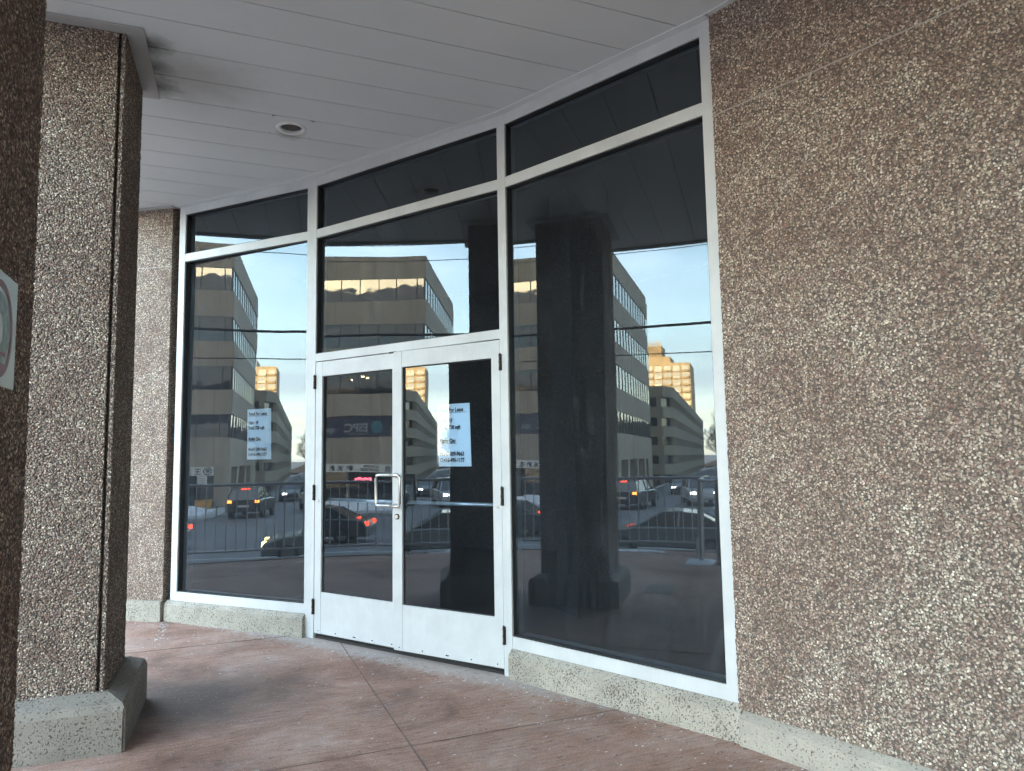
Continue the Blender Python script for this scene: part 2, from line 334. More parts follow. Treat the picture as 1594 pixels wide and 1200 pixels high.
# ------------------------------------------------------------------ mesh helpers
class MB:
    def __init__(s): s.bm = bmesh.new()
    def hexa(s, p):                      # p: 4 bottom (ccw) + 4 top
        v = [s.bm.verts.new(q) for q in p]
        for f in ((0, 3, 2, 1), (4, 5, 6, 7), (0, 1, 5, 4), (1, 2, 6, 5), (2, 3, 7, 6), (3, 0, 4, 7)):
            s.bm.faces.new([v[i] for i in f])
        return s
    def box(s, x0, x1, y0, y1, z0, z1):
        return s.hexa([(x0, y0, z0), (x1, y0, z0), (x1, y1, z0), (x0, y1, z0), (x0, y0, z1), (x1, y0, z1), (x1, y1, z1), (x0, y1, z1)])
    def fbox(s, F, s0, s1, z0, z1, d0, d1):
        q = [F(s0, d1), F(s1, d1), F(s1, d0), F(s0, d0)]
        return s.hexa([(a.x, a.y, z0) for a in q] + [(a.x, a.y, z1) for a in q])
    def prism(s, pts, z0, z1):
        n = len(pts); a = [s.bm.verts.new((p[0], p[1], z0)) for p in pts]; b = [s.bm.verts.new((p[0], p[1], z1)) for p in pts]
        s.bm.faces.new(a[::-1]); s.bm.faces.new(b)
        for i in range(n): s.bm.faces.new([a[i], a[(i + 1) % n], b[(i + 1) % n], b[i]])
        return s
    def tube(s, pts, r, seg=8, cap=True):
        pts = [Vector(p) for p in pts]; rings = []
        for i, p in enumerate(pts):
            t = (pts[min(i + 1, len(pts) - 1)] - pts[max(i - 1, 0)]).normalized()
            up = Vector((0, 0, 1)) if abs(t.z) < 0.95 else Vector((1, 0, 0))
            a = t.cross(up).normalized(); b = a.cross(t)
            rr = r[i] if isinstance(r, (list, tuple)) else r
            rings.append([s.bm.verts.new(p + a * math.cos(2 * math.pi * k / seg) * rr + b * math.sin(2 * math.pi * k / seg) * rr) for k in range(seg)])
        for A, B in zip(rings, rings[1:]):
            for k in range(seg): s.bm.faces.new([A[k], A[(k + 1) % seg], B[(k + 1) % seg], B[k]])
        if cap: s.bm.faces.new(rings[0][::-1]); s.bm.faces.new(rings[-1])
        return s
    def quad(s, pts): s.bm.faces.new([s.bm.verts.new(p) for p in pts]); return s
    def lathe(s, prof, c, axis='z', seg=28):
        rings = []
        for r, h in prof:
            ring = []
            for k in range(seg):
                a = 2 * math.pi * k / seg; u_, v_ = r * math.cos(a), r * math.sin(a)
                p = (u_, v_, h) if axis == 'z' else (u_, h, v_)
                ring.append(s.bm.verts.new((c[0] + p[0], c[1] + p[1], c[2] + p[2])))
            rings.append(ring)
        for A, B in zip(rings, rings[1:]):
            for k in range(seg): s.bm.faces.new([A[k], A[(k + 1) % seg], B[(k + 1) % seg], B[k]])
        return s
    def bevel(s, w, seg=2):
        bmesh.ops.bevel(s.bm, geom=[e_ for e_ in s.bm.edges], offset=w, segments=seg, affect='EDGES', profile=0.6); return s
    def build(s, name, mat, parent=None, smooth=False, recalc=True):
        if recalc: bmesh.ops.recalc_face_normals(s.bm, faces=s.bm.faces)
        me = bpy.data.meshes.new(name)
        if parent is not None:
            inv = gw(parent).inverted(); s.bm.transform(inv)
        s.bm.to_mesh(me); s.bm.free()
        if smooth:
            for p in me.polygons: p.use_smooth = True
        if mat is not None: me.materials.append(M[mat] if isinstance(mat, str) else mat)
        o = bpy.data.objects.new(name, me); COL.objects.link(o)
        if parent is not None: o.parent = parent
        return o
def gw(o):
    m = o.matrix_basis.copy()
    return gw(o.parent) @ m if o.parent else m
def tag(o, label=None, cat=None, group=None, kind=None):
    if label: o['label'] = label
    if cat: o['category'] = cat
    if group: o['group'] = group
    if kind: o['kind'] = kind
    return o
def empty(name, loc, label, cat, group=None, rz=0.0):
    o = bpy.data.objects.new(name, None); COL.objects.link(o); o.location = loc; o.rotation_euler = (0, 0, rz); o.empty_display_size = 0.2
    return tag(o, label, cat, group)
def copy_tree(o, parent=None):
    c = o.copy(); COL.objects.link(c)
    if parent is not None: c.parent = parent
    for ch in list(o.children): copy_tree(ch, c)
    return c
def textmesh(name, body, size, mat, parent, mw, align='LEFT', bold=0.0, ext=0.0):
    cu_ = bpy.data.curves.new(name, 'FONT'); cu_.body = body; cu_.size = size; cu_.align_x = align; cu_.offset = bold; cu_.extrude = ext
    cu_.resolution_u = 3
    o = bpy.data.objects.new(name, cu_); COL.objects.link(o)
    bpy.context.view_layer.update()
    me = bpy.data.meshes.new_from_object(o.evaluated_get(bpy.context.evaluated_depsgraph_get()))
    bpy.data.objects.remove(o); bpy.data.curves.remove(cu_)
    me.name = name
    me.transform(gw(parent).inverted() @ mw if parent is not None else mw)
    me.materials.clear(); me.materials.append(M[mat])
    ob = bpy.data.objects.new(name, me); COL.objects.link(ob)
    if parent is not None: ob.parent = parent
    return ob

def skin(name, pts, z0, z1, step, mat, parent, closed=False):
    inv = gw(parent).inverted(); nz_ = int((z1 - z0) / step); n = len(pts); vs = []; fs = []
    for j in range(nz_ + 1):
        z = z0 + (z1 - z0) * j / nz_
        for p in pts: vs.append(tuple(inv @ Vector((p[0], p[1], z))))
    for j in range(nz_):
        for k in range(n if closed else n - 1):
            k2 = (k + 1) % n; fs.append((j * n + k, j * n + k2, (j + 1) * n + k2, (j + 1) * n + k))
    me = bpy.data.meshes.new(name); me.from_pydata(vs, [], fs); me.update()
    me.polygons.foreach_set('use_smooth', [True] * len(fs)); me.materials.append(M[mat])
    o = bpy.data.objects.new(name, me); COL.objects.link(o); o.parent = parent
    return o

# ------------------------------------------------------------------ facade plan (arc of facets)
P0, P1, P2, P3, P4 = (Vector(p) for p in ((-0.328, 7.148), (0.724, 5.996), (1.769, 4.403), (2.416, 2.965), (3.244, 0.082)))
CEIL, ZP, ZG, ZD, ZH, ZT0, ZT1, ZG1 = 3.731, 0.18, 0.255, 2.18, 2.247, 3.212, 3.282, 3.655
class Facet:
    def __init__(s, a, b):
        s.a, s.b = a, b; s.d = (b - a).normalized(); s.n = Vector((s.d.y, -s.d.x))
        if s.n.dot(a) > 0: s.n = -s.n
        s.len = (b - a).length
    def __call__(s, t, d=0.0): return s.a + s.d * t + s.n * d
    def v3(s, t, z, d=0.0):
        p = s(t, d); return Vector((p.x, p.y, z))
FL, FC, FR, FW = Facet(P0, P1), Facet(P1, P2), Facet(P2, P3), Facet(P3, P4)
TH = 0.11                                     # frame depth

# ------------------------------------------------------------------ ground
tag(MB().quad([(-4000, -4000, -2.35), (4000, -4000, -2.35), (4000, 4000, -2.35), (-4000, 4000, -2.35)]).build('ground', 'pave'), kind='structure')
tag(MB().box(-36.4, -3.95, -80, 140, -2.3, -1.85).box(-320, -36.401, -14, 12.0, -2.3, -1.851).build('road', 'asphalt'), kind='structure')
EDGE = [(-4.5, -12), (-4.5, 3.7), (-3.9, 7.8), (-3.9, 30)]
fm = MB()
fm.prism([(6, -12), (6, 30), (-3.9, 30), (-3.9, 7.8), (-4.5, 3.7), (-4.5, -12)], -0.12, 0.0)
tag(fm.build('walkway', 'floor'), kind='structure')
fe = MB()
for (a, b) in zip(EDGE, EDGE[1:]):
    A, B = Vector(a), Vector(b); n = Vector((-(B - A).y, (B - A).x)).normalized()
    A2, B2 = A + n * 0.12, B + n * 0.12
    fe.prism([A, B, B2, A2], -1.9, 0.012)
tag(fe.build('walkway_kerb', 'kerb'), kind='structure')
# saw cuts in the walkway
jt = MB()
for y in (1.1, 3.6, 6.12): jt.box(-4.45, 2.6, y - 0.003, y + 0.003, 0.0005, 0.0022)
for x in (-2.7, 0.92): jt.box(x - 0.003, x + 0.003, -6, 8.5, 0.0005, 0.0026)
tag(jt.build('walkway_joints', 'jointbrown'), kind='structure')
sm = MB(); sm.box(-0.25, 0.22, 3.608, 3.625, 0.0005, 0.003); tag(sm.build('joint_filler', 'plinth_smooth'), kind='structure')
def flecks(name, mat, n, seed, smin, smax, label, pts):
    rnd = random.Random(seed); m = MB(); segs = [(Vector(a), Vector(b)) for a, b in zip(pts, pts[1:])]
    for _ in range(n):
        a, b = rnd.choice(segs); d = (b - a).normalized(); nrm = Vector((-d.y, d.x))
        if nrm.dot(a) > 0: nrm = -nrm
        p = a + (b - a) * rnd.random() + nrm * (0.045 + min(1.2, rnd.expovariate(3.2 if seed < 5 else 7)))
        r_ = rnd.uniform(smin, smax); k = rnd.randint(4, 6); a0 = rnd.random() * 6; st = rnd.uniform(1, 2.4); h = r_ * rnd.uniform(.15, .4)
        lo = []; 
        for q in range(k):
            t_ = a0 + 6.283 * q / k; rr = r_ * rnd.uniform(.6, 1.1)
            lo.append(m.bm.verts.new((p.x + rr * math.cos(t_) * st, p.y + rr * math.sin(t_), 0.0008)))
        top = m.bm.verts.new((p.x, p.y, 0.0008 + h))
        for q in range(k): m.bm.faces.new([lo[q], lo[(q + 1) % k], top])
    return tag(m.build(name, mat), label, 'debris', kind='stuff')
WALLFOOT = [(-1.0, 7.6), (-0.39, 7.15), (-0.328, 7.148), (0.724, 5.996), (1.769, 4.403), (2.416, 2.965), (2.95, 1.1)]
flecks('salt_grains', 'snow', 900, 3, 0.0012, 0.0055, 'white salt grains scattered over the red paving', WALLFOOT)
flecks('grit', 'jointbrown', 700, 7, 0.0015, 0.006, 'dark grit and crumbs gathered along the foot of the storefront', WALLFOOT)
rl = MB()
for x in (-19.2, -21.6): rl.box(x - 0.1, x + 0.1, -60, 120, -1.846, -1.842)
for k in range(-12, 22): rl.box(-12.5, -12.35, k * 5.0, k * 5.0 + 2.4, -1.846, -1.842)
for k in range(8): rl.box(-60 - k * 10, -56 - k * 10, 4.4, 4.55, -1.846, -1.842)
tag(rl.build('road_markings', 'lane'), kind='structure')
pv = MB(); pv.box(-46.2, -36.4, 12.3, 60, -2.0, -1.72); pv.box(-300, -36.9, 12.0, 12.3, -2.0, -1.74)
tag(pv.build('sidewalk', 'pave'), kind='structure')

def blob(name, x0, x1, y0, y1, z, h, seed, nx=26, ny=14):
    rnd = random.Random(seed); m = MB(); g = []
    ph = [rnd.uniform(0, 6.28) for _ in range(8)]
    for i in range(nx + 1):
        row = []
        for j in range(ny + 1):
            fx, fy = i / nx, j / ny
            e_ = min(1, 6 * min(fx, 1 - fx)) * min(1, 5 * min(fy, 1 - fy))
            hh = h * (0.55 + 0.25 * math.sin(fx * 9 + ph[0]) * math.sin(fy * 7 + ph[1]) + 0.2 * math.sin(fx * 23 + ph[2] + 3 * fy) + 0.12 * rnd.random())
            wob = 0.25 * math.sin(fy * 9 + ph[3]) * (x1 - x0) * 0.1
            row.append(m.bm.verts.new((x0 + (x1 - x0) * fx + wob, y0 + (y1 - y0) * fy, z - 0.05 + (hh + 0.05) * e_)))
        g.append(row)
    for i in range(nx):
        for j in range(ny): m.bm.faces.new([g[i][j], g[i + 1][j], g[i + 1][j + 1], g[i][j + 1]])
    return tag(m.build(name, 'snow', smooth=True), kind='stuff')
tag(blob('snow_bank', -44.8, -38.2, 12.6, 20, -1.72, 0.42, 1), 'bank of old white snow along the far pavement in front of the shops', 'snow')
tag(blob('snow_bank', -75, -48, -24, -15, -2.3, 0.9, 2), 'wide patch of snow on the verge beyond the far road', 'snow')
tag(blob('snow_patch', -3.75, -3.15, 3.35, 3.85, 0.0, 0.03, 3, 14, 14), 'thin crust of snow round the foot of the railing posts', 'snow')
tag(blob('snow_patch', -4.42, -4.2, 3.9, 5.6, 0.0, 0.02, 4, 20, 6), 'thin strip of snow along the walkway edge below the railing', 'snow')

# ------------------------------------------------------------------ ceiling
def fac_x(y):
    pts = [(P0.x - 0.9, P0.y + 0.55), (P0.x, P0.y), (P1.x, P1.y), (P2.x, P2.y), (P3.x, P3.y), (P4.x, P4.y), (3.6, -6)]
    for (xa, ya), (xb, yb) in zip(pts, pts[1:]):
        if ya >= y >= yb: return xa + (xb - xa) * (ya - y) / (ya - yb)
    return pts[0][0] if y > pts[0][1] else 3.6
Y_END = -2.6
def edge_x(y): return -1.65 if y < 4.55 else -1.0
cm_ = MB(); LX, LY, LR = 0.46, 5.105, 0.078
ys = [3.402 + 0.307 * k for k in range(-24, 15)]
g2 = 0.0035
for y0, y1 in zip(ys, ys[1:]):
    a, b = y0 + g2, y1 - g2
    xe = edge_x((a + b) / 2)
    if a > 7.6 or b < Y_END: continue
    if a < LY < b:
        cm_.hexa([(xe, a, CEIL), (LX - 0.14, a, CEIL), (LX - 0.14, b, CEIL), (xe, b, CEIL)] + [(xe, a, CEIL + .02), (LX - .14, a, CEIL + .02), (LX - .14, b, CEIL + .02), (xe, b, CEIL + .02)])
        xa, xb = fac_x(a) + 0.08, fac_x(b) + 0.08
        cm_.hexa([(LX + 0.14, a, CEIL), (xa, a, CEIL), (xb, b, CEIL), (LX + 0.14, b, CEIL)] + [(LX + .14, a, CEIL + .02), (xa, a, CEIL + .02), (xb, b, CEIL + .02), (LX + .14, b, CEIL + .02)])
        n = 32; inner = []; outer = []
        for k in range(n):
            t_ = 2 * math.pi * k / n; c_, s_ = math.cos(t_), math.sin(t_)
            inner.append((LX + LR * c_, LY + LR * s_))
            hx, hy0, hy1 = 0.1399, LY - a, b - LY
            sx = hx / abs(c_) if abs(c_) > 1e-6 else 1e9
            sy = (hy1 if s_ > 0 else hy0) / abs(s_) if abs(s_) > 1e-6 else 1e9
            q = min(sx, sy); outer.append((LX + q * c_, LY + q * s_))
        vi = [cm_.bm.verts.new((p[0], p[1], CEIL)) for p in inner]; vo_ = [cm_.bm.verts.new((p[0], p[1], CEIL)) for p in outer]
        vt = [cm_.bm.verts.new((p[0], p[1], CEIL + .02)) for p in outer]
        for k in range(n):
            cm_.bm.faces.new([vi[k], vi[(k + 1) % n], vo_[(k + 1) % n], vo_[k]]); cm_.bm.faces.new([vo_[k], vo_[(k + 1) % n], vt[(k + 1) % n], vt[k]])
    else:
        xa, xb = fac_x(a) + 0.08, fac_x(b) + 0.08
        if xb < xe + 0.05: xb = xe + 0.05
        cm_.hexa([(xe, a, CEIL), (xa, a, CEIL), (xb, b, CEIL), (xe, b, CEIL)] + [(xe, a, CEIL + .02), (xa, a, CEIL + .02), (xb, b, CEIL + .02), (xe, b, CEIL + .02)])
tag(cm_.build('ceiling', 'soffit'), kind='structure')
tag(MB().prism([(-1.64, -2.6), (3.9, -2.6), (3.7, 3), (0.8, 6.6), (-0.2, 7.65), (-0.98, 7.65), (-0.98, 4.6), (-1.64, 4.6)], CEIL + 0.16, CEIL + 0.20).build('ceiling_void', 'dark'), kind='structure')
# perimeter trim along the glazing
tm = MB()
for F, e0, e1 in ((FL, 0, 0), (FC, 0, 0), (FR, 0, 0), (FW, 0, 0)):
    tm.fbox(F, 0.0 + e0, F.len + 0.004, CEIL - 0.004, CEIL + 0.018, -0.02, 0.055)
tag(tm.build('ceiling_trim', 'soffit'), kind='structure')

dl = empty('downlight', (LX, LY, CEIL), 'round white recessed downlight in the panelled soffit', 'ceiling light')
MB().lathe([(LR - 0.004, 0.012), (LR - 0.004, -0.004), (LR + 0.004, -0.010), (LR + 0.022, -0.007), (LR + 0.026, 0.002)], (LX, LY, CEIL), seg=40).build('trim_ring', 'ringwhite', dl, True)
MB().lathe([(LR - 0.003, 0.012), (LR - 0.010, 0.05), (LR - 0.030, 0.085)], (LX, LY, CEIL), seg=40).build('reflector', 'reflector', dl, True)
MB().lathe([(0.052, 0.085), (0.050, 0.060), (0.035, 0.048), (0.0005, 0.044)], (LX, LY, CEIL), seg=32).build('lamp', 'bulb', dl, True)

# ------------------------------------------------------------------ own building above the arcade
ub = empty('upper_building', (2, 10, CEIL), 'tall tan building rising above the arcade soffit', 'building')
MB().prism([(-1.652, -2.6), (-1.652, 4.56), (-1.002, 4.56), (-1.002, 60), (22, 60), (22, -2.6)], CEIL + 0.2, 25.2).build('wall', 'upper', ub)
MB().prism([(-1.66, -2.6), (-1.66, 4.56), (-1.62, 4.56), (-1.62, -2.6)], CEIL - 0.03, CEIL + 0.199).prism([(-1.01, 4.565), (-1.01, 8.6), (-0.97, 8.6), (-0.97, 4.565)], CEIL - 0.03, CEIL + 0.199).build('fascia', 'collar', ub)
for k in range(5):
    z = 6.2 + 3.5 * k
    w = MB(); w.box(-1.70, -1.655, -0.4, 4.5, z, z + 1.7); w.box(-1.05, -1.004, 4.8, 58, z, z + 1.7); w.build('window_band', 'shopglass', ub)
tag(MB().box(-1.0, -0.45, 7.75, 60, 0, CEIL + 0.19).build('side_wall', 'pebble'), 'pebble dashed wall running on beyond the left pier', 'wall')

# ------------------------------------------------------------------ right stone wall, left pier
rw = empty('pebble_wall', (P3.x, P3.y, 0), 'large rough pebble dashed wall at the right of the storefront', 'wall')
W1 = Vector((3.7, -5.0)); FW2 = Facet(P4, W1)
m = MB(); m.fbox(FW, 0.012, FW.len, ZP - 0.02, CEIL, -0.3, 0.012); m.fbox(FW2, 0, FW2.len, ZP - 0.02, CEIL, -0.3, 0.02)
m.build('backing', 'pebble', rw)
NW = int(FW.len / 0.0085)
m = MB()
for F, s0 in ((FW, 0.02), (FW2, 0)):
    q0 = [F.v3(s0, 0, -0.2), F.v3(F.len, 0, -0.2), F.v3(F.len, 0, 0.05), F.v3(s0, 0, 0.05)]
    q1 = [F.v3(s0, 0.125, -0.2), F.v3(F.len, 0.125, -0.2), F.v3(F.len, 0.125, 0.045), F.v3(s0, 0.125, 0.045)]
    q2 = [F.v3(s0, 0.165, -0.2), F.v3(F.len, 0.165, -0.2), F.v3(F.len, 0.165, 0.0), F.v3(s0, 0.165, 0.0)]
    m.hexa([*q0[::1], *q1]); m.hexa([*[p + Vector((0, 0, .0005)) for p in q1], *q2])
m.build('plinth', 'plinth_smooth', rw)
pts_ = [tuple(FW(0.004, -0.02 + 0.04 * q / 5)) for q in range(6)] + [tuple(FW(0.004 + (FW.len - 0.004) * q / NW, 0.02)) for q in range(1, NW + 1)]
skin('stone_face', pts_[::-1], ZP - 0.02, CEIL - 0.001, 0.0085, 'pebble_relief', rw)
MB().fbox(FW, 0.0, FW.len, 3.1695, 3.1755, 0.0, 0.0245).build('score_line', 'score', rw)

tag(MB().box(0.3, 3.55, -2.6, -2.3, 0, CEIL - 0.002).build('shading_wall', 'pebble'), 'added unseen pebble dashed wall behind the viewer, shading the columns', 'wall')  # wall added out of view to darken the inner faces of the columns
PX = Vector((-0.70, 7.375)); PE = Vector((-1.03, 7.60))
pr = empty('pebble_pier', (P0.x, P0.y, 0), 'narrow pebble dashed pier at the left end of the storefront', 'wall')
FP = Facet(Vector((-1.05, 7.60)), Vector((-0.392, 7.155)))
m = MB(); m.fbox(FP, 0, FP.len, ZP - 0.01, CEIL, -0.3, 0.0); m.build('stone_face', 'pebble', pr)
m = MB(); m.fbox(FP, 0, FP.len, 0.0, ZP - 0.002, -0.2, 0.03); m.build('plinth', 'plinth', pr)
MB().fbox(FP, 0.0, FP.len - 0.004, 3.169, 3.175, -0.01, 0.003).build('score_line', 'score', pr)
cl = MB(); cl.fbox(FP, 0, FP.len + 0.02, CEIL - 0.012, CEIL - 0.002, -0.02, 0.045); cl.build('ceiling_trim', 'collar', pr)

# ------------------------------------------------------------------ storefront
sf = empty('storefront', (P1.x, P1.y, 0), 'white aluminium storefront of three tall tinted glass bays with a double door', 'storefront')
def mull(poly, z0, z1, nm='mullion'): return MB().prism([(p.x, p.y) for p in poly], z0, z1).build(nm, 'alum', sf)
mull([FL(-0.005, 0), FL(0.07, 0), FL(0.07, -TH), FL(-0.005, -TH)], ZP, CEIL - 0.002)
mull([FL(1.50, 0), P1, FC(0.042, 0), FC(0.042, -TH), FL(FL.len + 0.02, -TH), FL(1.50, -TH)], 0.0, CEIL - 0.002)
mull([FC(1.872, 0), P2, FR(0.035, 0), FR(0.035, -TH), FC(FC.len + 0.01, -TH), FC(1.872, -TH)], 0.0, CEIL - 0.002)
mull([FR(1.505, 0), FR(FR.len + 0.002, 0), FR(FR.len + 0.002, -TH), FR(1.505, -TH)], ZP - 0.03, CEIL - 0.002)
for F, s0, s1 in ((FL, 0.0705, 1.4995), (FC, 0.0425, 1.8715), (FR, 0.0355, 1.5045)):
    MB().fbox(F, s0, s1, ZG1, CEIL - 0.003, -TH, -0.002).build('head_rail', 'alum', sf)
    MB().fbox(F, s0, s1, ZT0, ZT1, -TH, -0.002).build('transom_rail', 'alum', sf)
for F, s0, s1 in ((FL, 0.0705, 1.4995), (FR, 0.0355, 1.5045)):
    MB().fbox(F, s0, s1, ZP, ZG, -TH - 0.03, -0.002).build('sill_rail', 'alum', sf)
MB().fbox(FC, 0.0425, 1.8715, ZD + 0.004, ZH, -TH, -0.001).build('door_header', 'alum', sf)
MB().fbox(FC, 0.0425, 1.8715, 0.0, 0.022, -TH, -0.020).build('threshold', 'rubber', sf)
def plinth(F, s0, s1):
    m = MB()
    a = [F.v3(s0, 0.0, -0.15), F.v3(s1, 0.0, -0.15), F.v3(s1, 0.0, 0.035), F.v3(s0, 0.0, 0.035)]
    b = [F.v3(s0, 0.145, -0.15), F.v3(s1, 0.145, -0.15), F.v3(s1, 0.145, 0.035), F.v3(s0, 0.145, 0.035)]
    c = [F.v3(s0, ZP - 0.001, -0.15), F.v3(s1, ZP - 0.001, -0.15), F.v3(s1, ZP - 0.001, 0.0), F.v3(s0, ZP - 0.001, 0.0)]
    v = [m.bm.verts.new(p) for p in a + b + c]
    for f in ((0, 3, 2, 1), (8, 9, 10, 11)): m.bm.faces.new([v[i] for i in f])
    for o_ in (0, 4):
        for i in range(4): m.bm.faces.new([v[o_ + i], v[o_ + (i + 1) % 4], v[o_ + 4 + (i + 1) % 4], v[o_ + 4 + i]])
    m.build('plinth', 'plinth', sf)
plinth(FL, -0.04, 1.512); plinth(FR, 0.03, 1.59)

WAVE = 0.00012
def pane(F, s0, s1, z0, z1, yaw, pit, mat='glass', parent=None, dep=0.036, nm='window_pane'):
    yaw, pit = R(yaw), R(pit); n3 = Vector((F.n.x, F.n.y, 0)); d3 = Vector((F.d.x, F.d.y, 0))
    n_ = Matrix.Rotation(yaw, 3, 'Z') @ n3; n_ = Vector((n_.x * math.cos(pit), n_.y * math.cos(pit), math.sin(pit)))
    sm_ = (s0 + s1) / 2; zm = min(max(EYE, z0), z1) if z1 - z0 > 1.5 else (z0 + z1) / 2; base = F.v3(sm_, zm, -dep); pts = []
    def at(s_, z_, back):
        q = F.v3(s_, z_, -dep); t_ = -((q - base).dot(n_)) / n3.dot(n_); return q + n3 * (t_ - back)
    e_ = 0.012
    m = MB(); gx_, gz_ = 22, 34; ph_ = [random.uniform(0, 6.28) for _ in range(6)]; g_ = []
    for i in range(gx_ + 1):
        row = []
        for j in range(gz_ + 1):
            s_ = s0 - e_ + (s1 - s0 + 2 * e_) * i / gx_; z_ = z0 - e_ + (z1 - z0 + 2 * e_) * j / gz_
            wv = WAVE * (math.sin(s_ * 7.1 + z_ * 1.3 + ph_[0]) + 0.8 * math.sin(z_ * 5.3 - s_ * 2.1 + ph_[1]) + 0.35 * math.sin(s_ * 15 + z_ * 4 + ph_[2]) + 0.3 * math.sin(z_ * 13 + s_ * 5 + ph_[3]))
            row.append(m.bm.verts.new(at(s_, z_, wv)))
        g_.append(row)
    for i in range(gx_):
        for j in range(gz_): m.bm.faces.new([g_[i][j], g_[i + 1][j], g_[i + 1][j + 1], g_[i][j + 1]])
    m.bm.normal_update()
    if sum((f.normal.dot(n3) for f in m.bm.faces)) < 0: bmesh.ops.reverse_faces(m.bm, faces=m.bm.faces)
    o = m.build(nm, mat, parent or sf, True, False)
    g = MB(); w = 0.007
    for (a0, a1, b0, b1) in ((s0, s0 + w, z0, z1), (s1 - w, s1, z0, z1), (s0 + w, s1 - w, z0, z0 + w), (s0 + w, s1 - w, z1 - w, z1)):
        g.fbox(F, a0 - 0.0005, a1 + 0.0005, b0 - 0.0005, b1 + 0.0005, -dep - 0.022, -dep + 0.024 if mat == 'glass' else -dep + 0.006)
    g.build('gasket', 'rubber', o)
    return o, at
pane(FL, 0.07, 1.50, ZG, ZT0, -1.44, 0.28); pane(FL, 0.07, 1.50, ZT1, ZG1, -1.44, 0.28)
pane(FC, 0.042, 1.872, ZH, ZT0, -0.44, 0.33); pane(FC, 0.042, 1.872, ZT1, ZG1, -0.44, 0.33)
pane(FR, 0.035, 1.505, ZG, ZT0, 0.29, 0.23); pane(FR, 0.035, 1.505, ZT1, ZG1, 0.29, 0.23)

def hinge(F, s_, z0, z1, parent):
    m = MB(); n = 5; h = (z1 - z0) / n
    for k in range(n):
        p = F.v3(s_, z0 + h * k + 0.001, 0.008); q = F.v3(s_, z0 + h * (k + 1) - 0.001, 0.008)
        m.tube([p, q], 0.0085 if k % 2 == 0 else 0.0072, 10)
    m.tube([F.v3(s_, z1, 0.008), F.v3(s_, z1 + 0.006, 0.008)], 0.005, 8)
    m.fbox(F, s_ - 0.012, s_ + 0.012, z0, z1, -0.004, 0.003)
    m.build('hinge', 'brown', parent)

def leaf(F, s0, s1, g0, g1, yaw, pit, hs_, pull, lab):
    d = bpy.data.objects.new('door', None); COL.objects.link(d); d.parent = sf
    d.matrix_basis = gw(sf).inverted() @ Matrix.Translation(F.v3(hs_, 0, 0)); tag(d, lab)
    z0, z1, dp0, dp1 = 0.043, ZD - 0.003, -0.047, -0.003
    fr = MB()
    fr.fbox(F, s0, g0, z0, z1, dp0, dp1); fr.fbox(F, g1, s1, z0, z1, dp0, dp1)
    fr.fbox(F, g0 + .0005, g1 - .0005, 2.06, z1, dp0, dp1 - .0015)
    fr.build('door_frame', 'alum', d)
    MB().fbox(F, g0 + .0005, g1 - .0005, z0, 0.36, dp0, dp1 - .002).build('kick_panel', 'alum', d)
    ks = MB()
    for k in range(5):
        c = F.v3(s0 + 0.05 + (s1 - s0 - 0.1) * k / 4, z0 + 0.022, 0); n3 = Vector((F.n.x, F.n.y, 0))
        ks.tube([c - n3 * 0.006, c + n3 * 0.0005], 0.004, 8)
    ks.fbox(F, s0 + (s1 - s0) * .5, s0 + (s1 - s0) * .5 + .02, z0 + .018, z0 + .023, -0.005, 0.0005)
    ks.build('screws', 'dark', d)
    MB().fbox(F, s0 + 0.004, s1 - 0.004, z0 - 0.016, z0, -0.03, -0.022).build('door_sweep', 'rubber', d)
    gp, at = pane(F, g0, g1, 0.36, 2.06, yaw, pit, 'glass_door', d, 0.024, 'door_glass')
    # push bar inside
    pb = MB(); n3 = Vector((F.n.x, F.n.y, 0))
    zb = 1.075; pts = [F.v3(g0 - 0.01 + 0.0, zb, -0.085), F.v3(g1 + 0.01, zb, -0.085)]
    pb.tube(pts, 0.013, 12); pb.build('push_bar', 'bar', d, True)
    # pull handle outside
    ps, pd, gs, gd, side = pull
    zt, zb_ = 1.275, 1.055; path = []
    def arc(z_, sgn):
        return [F.v3(ps, z_, -0.004), F.v3(ps, z_, pd - 0.012), F.v3(ps + (gs - ps) * 0.08, z_, pd - 0.002), F.v3(ps + (gs - ps) * 0.80, z_, gd), F.v3(ps + (gs - ps) * 0.94, z_ - sgn * 0.006, gd), F.v3(gs, z_ - sgn * 0.022, gd)]
    a = arc(zt, 1); b = arc(zb_, -1)[::-1]
    ph = MB(); ph.tube(a + b, 0.0105, 12); ph.build('pull_handle', 'steel', d, True)
    for z_ in (zt, zb_):
        rs_ = MB(); rs_.tube([F.v3(ps, z_, -0.003), F.v3(ps, z_, 0.004)], 0.017, 16); rs_.build('handle_rose', 'steel', d, True)
    return d, at
dl_, atL = leaf(FC, 0.046, 0.9305, 0.12, 0.89, -0.44, 0.33, 0.046, (0.906, 0.05, 0.79, 0.066, -1), 'left door leaf with a square pull handle')
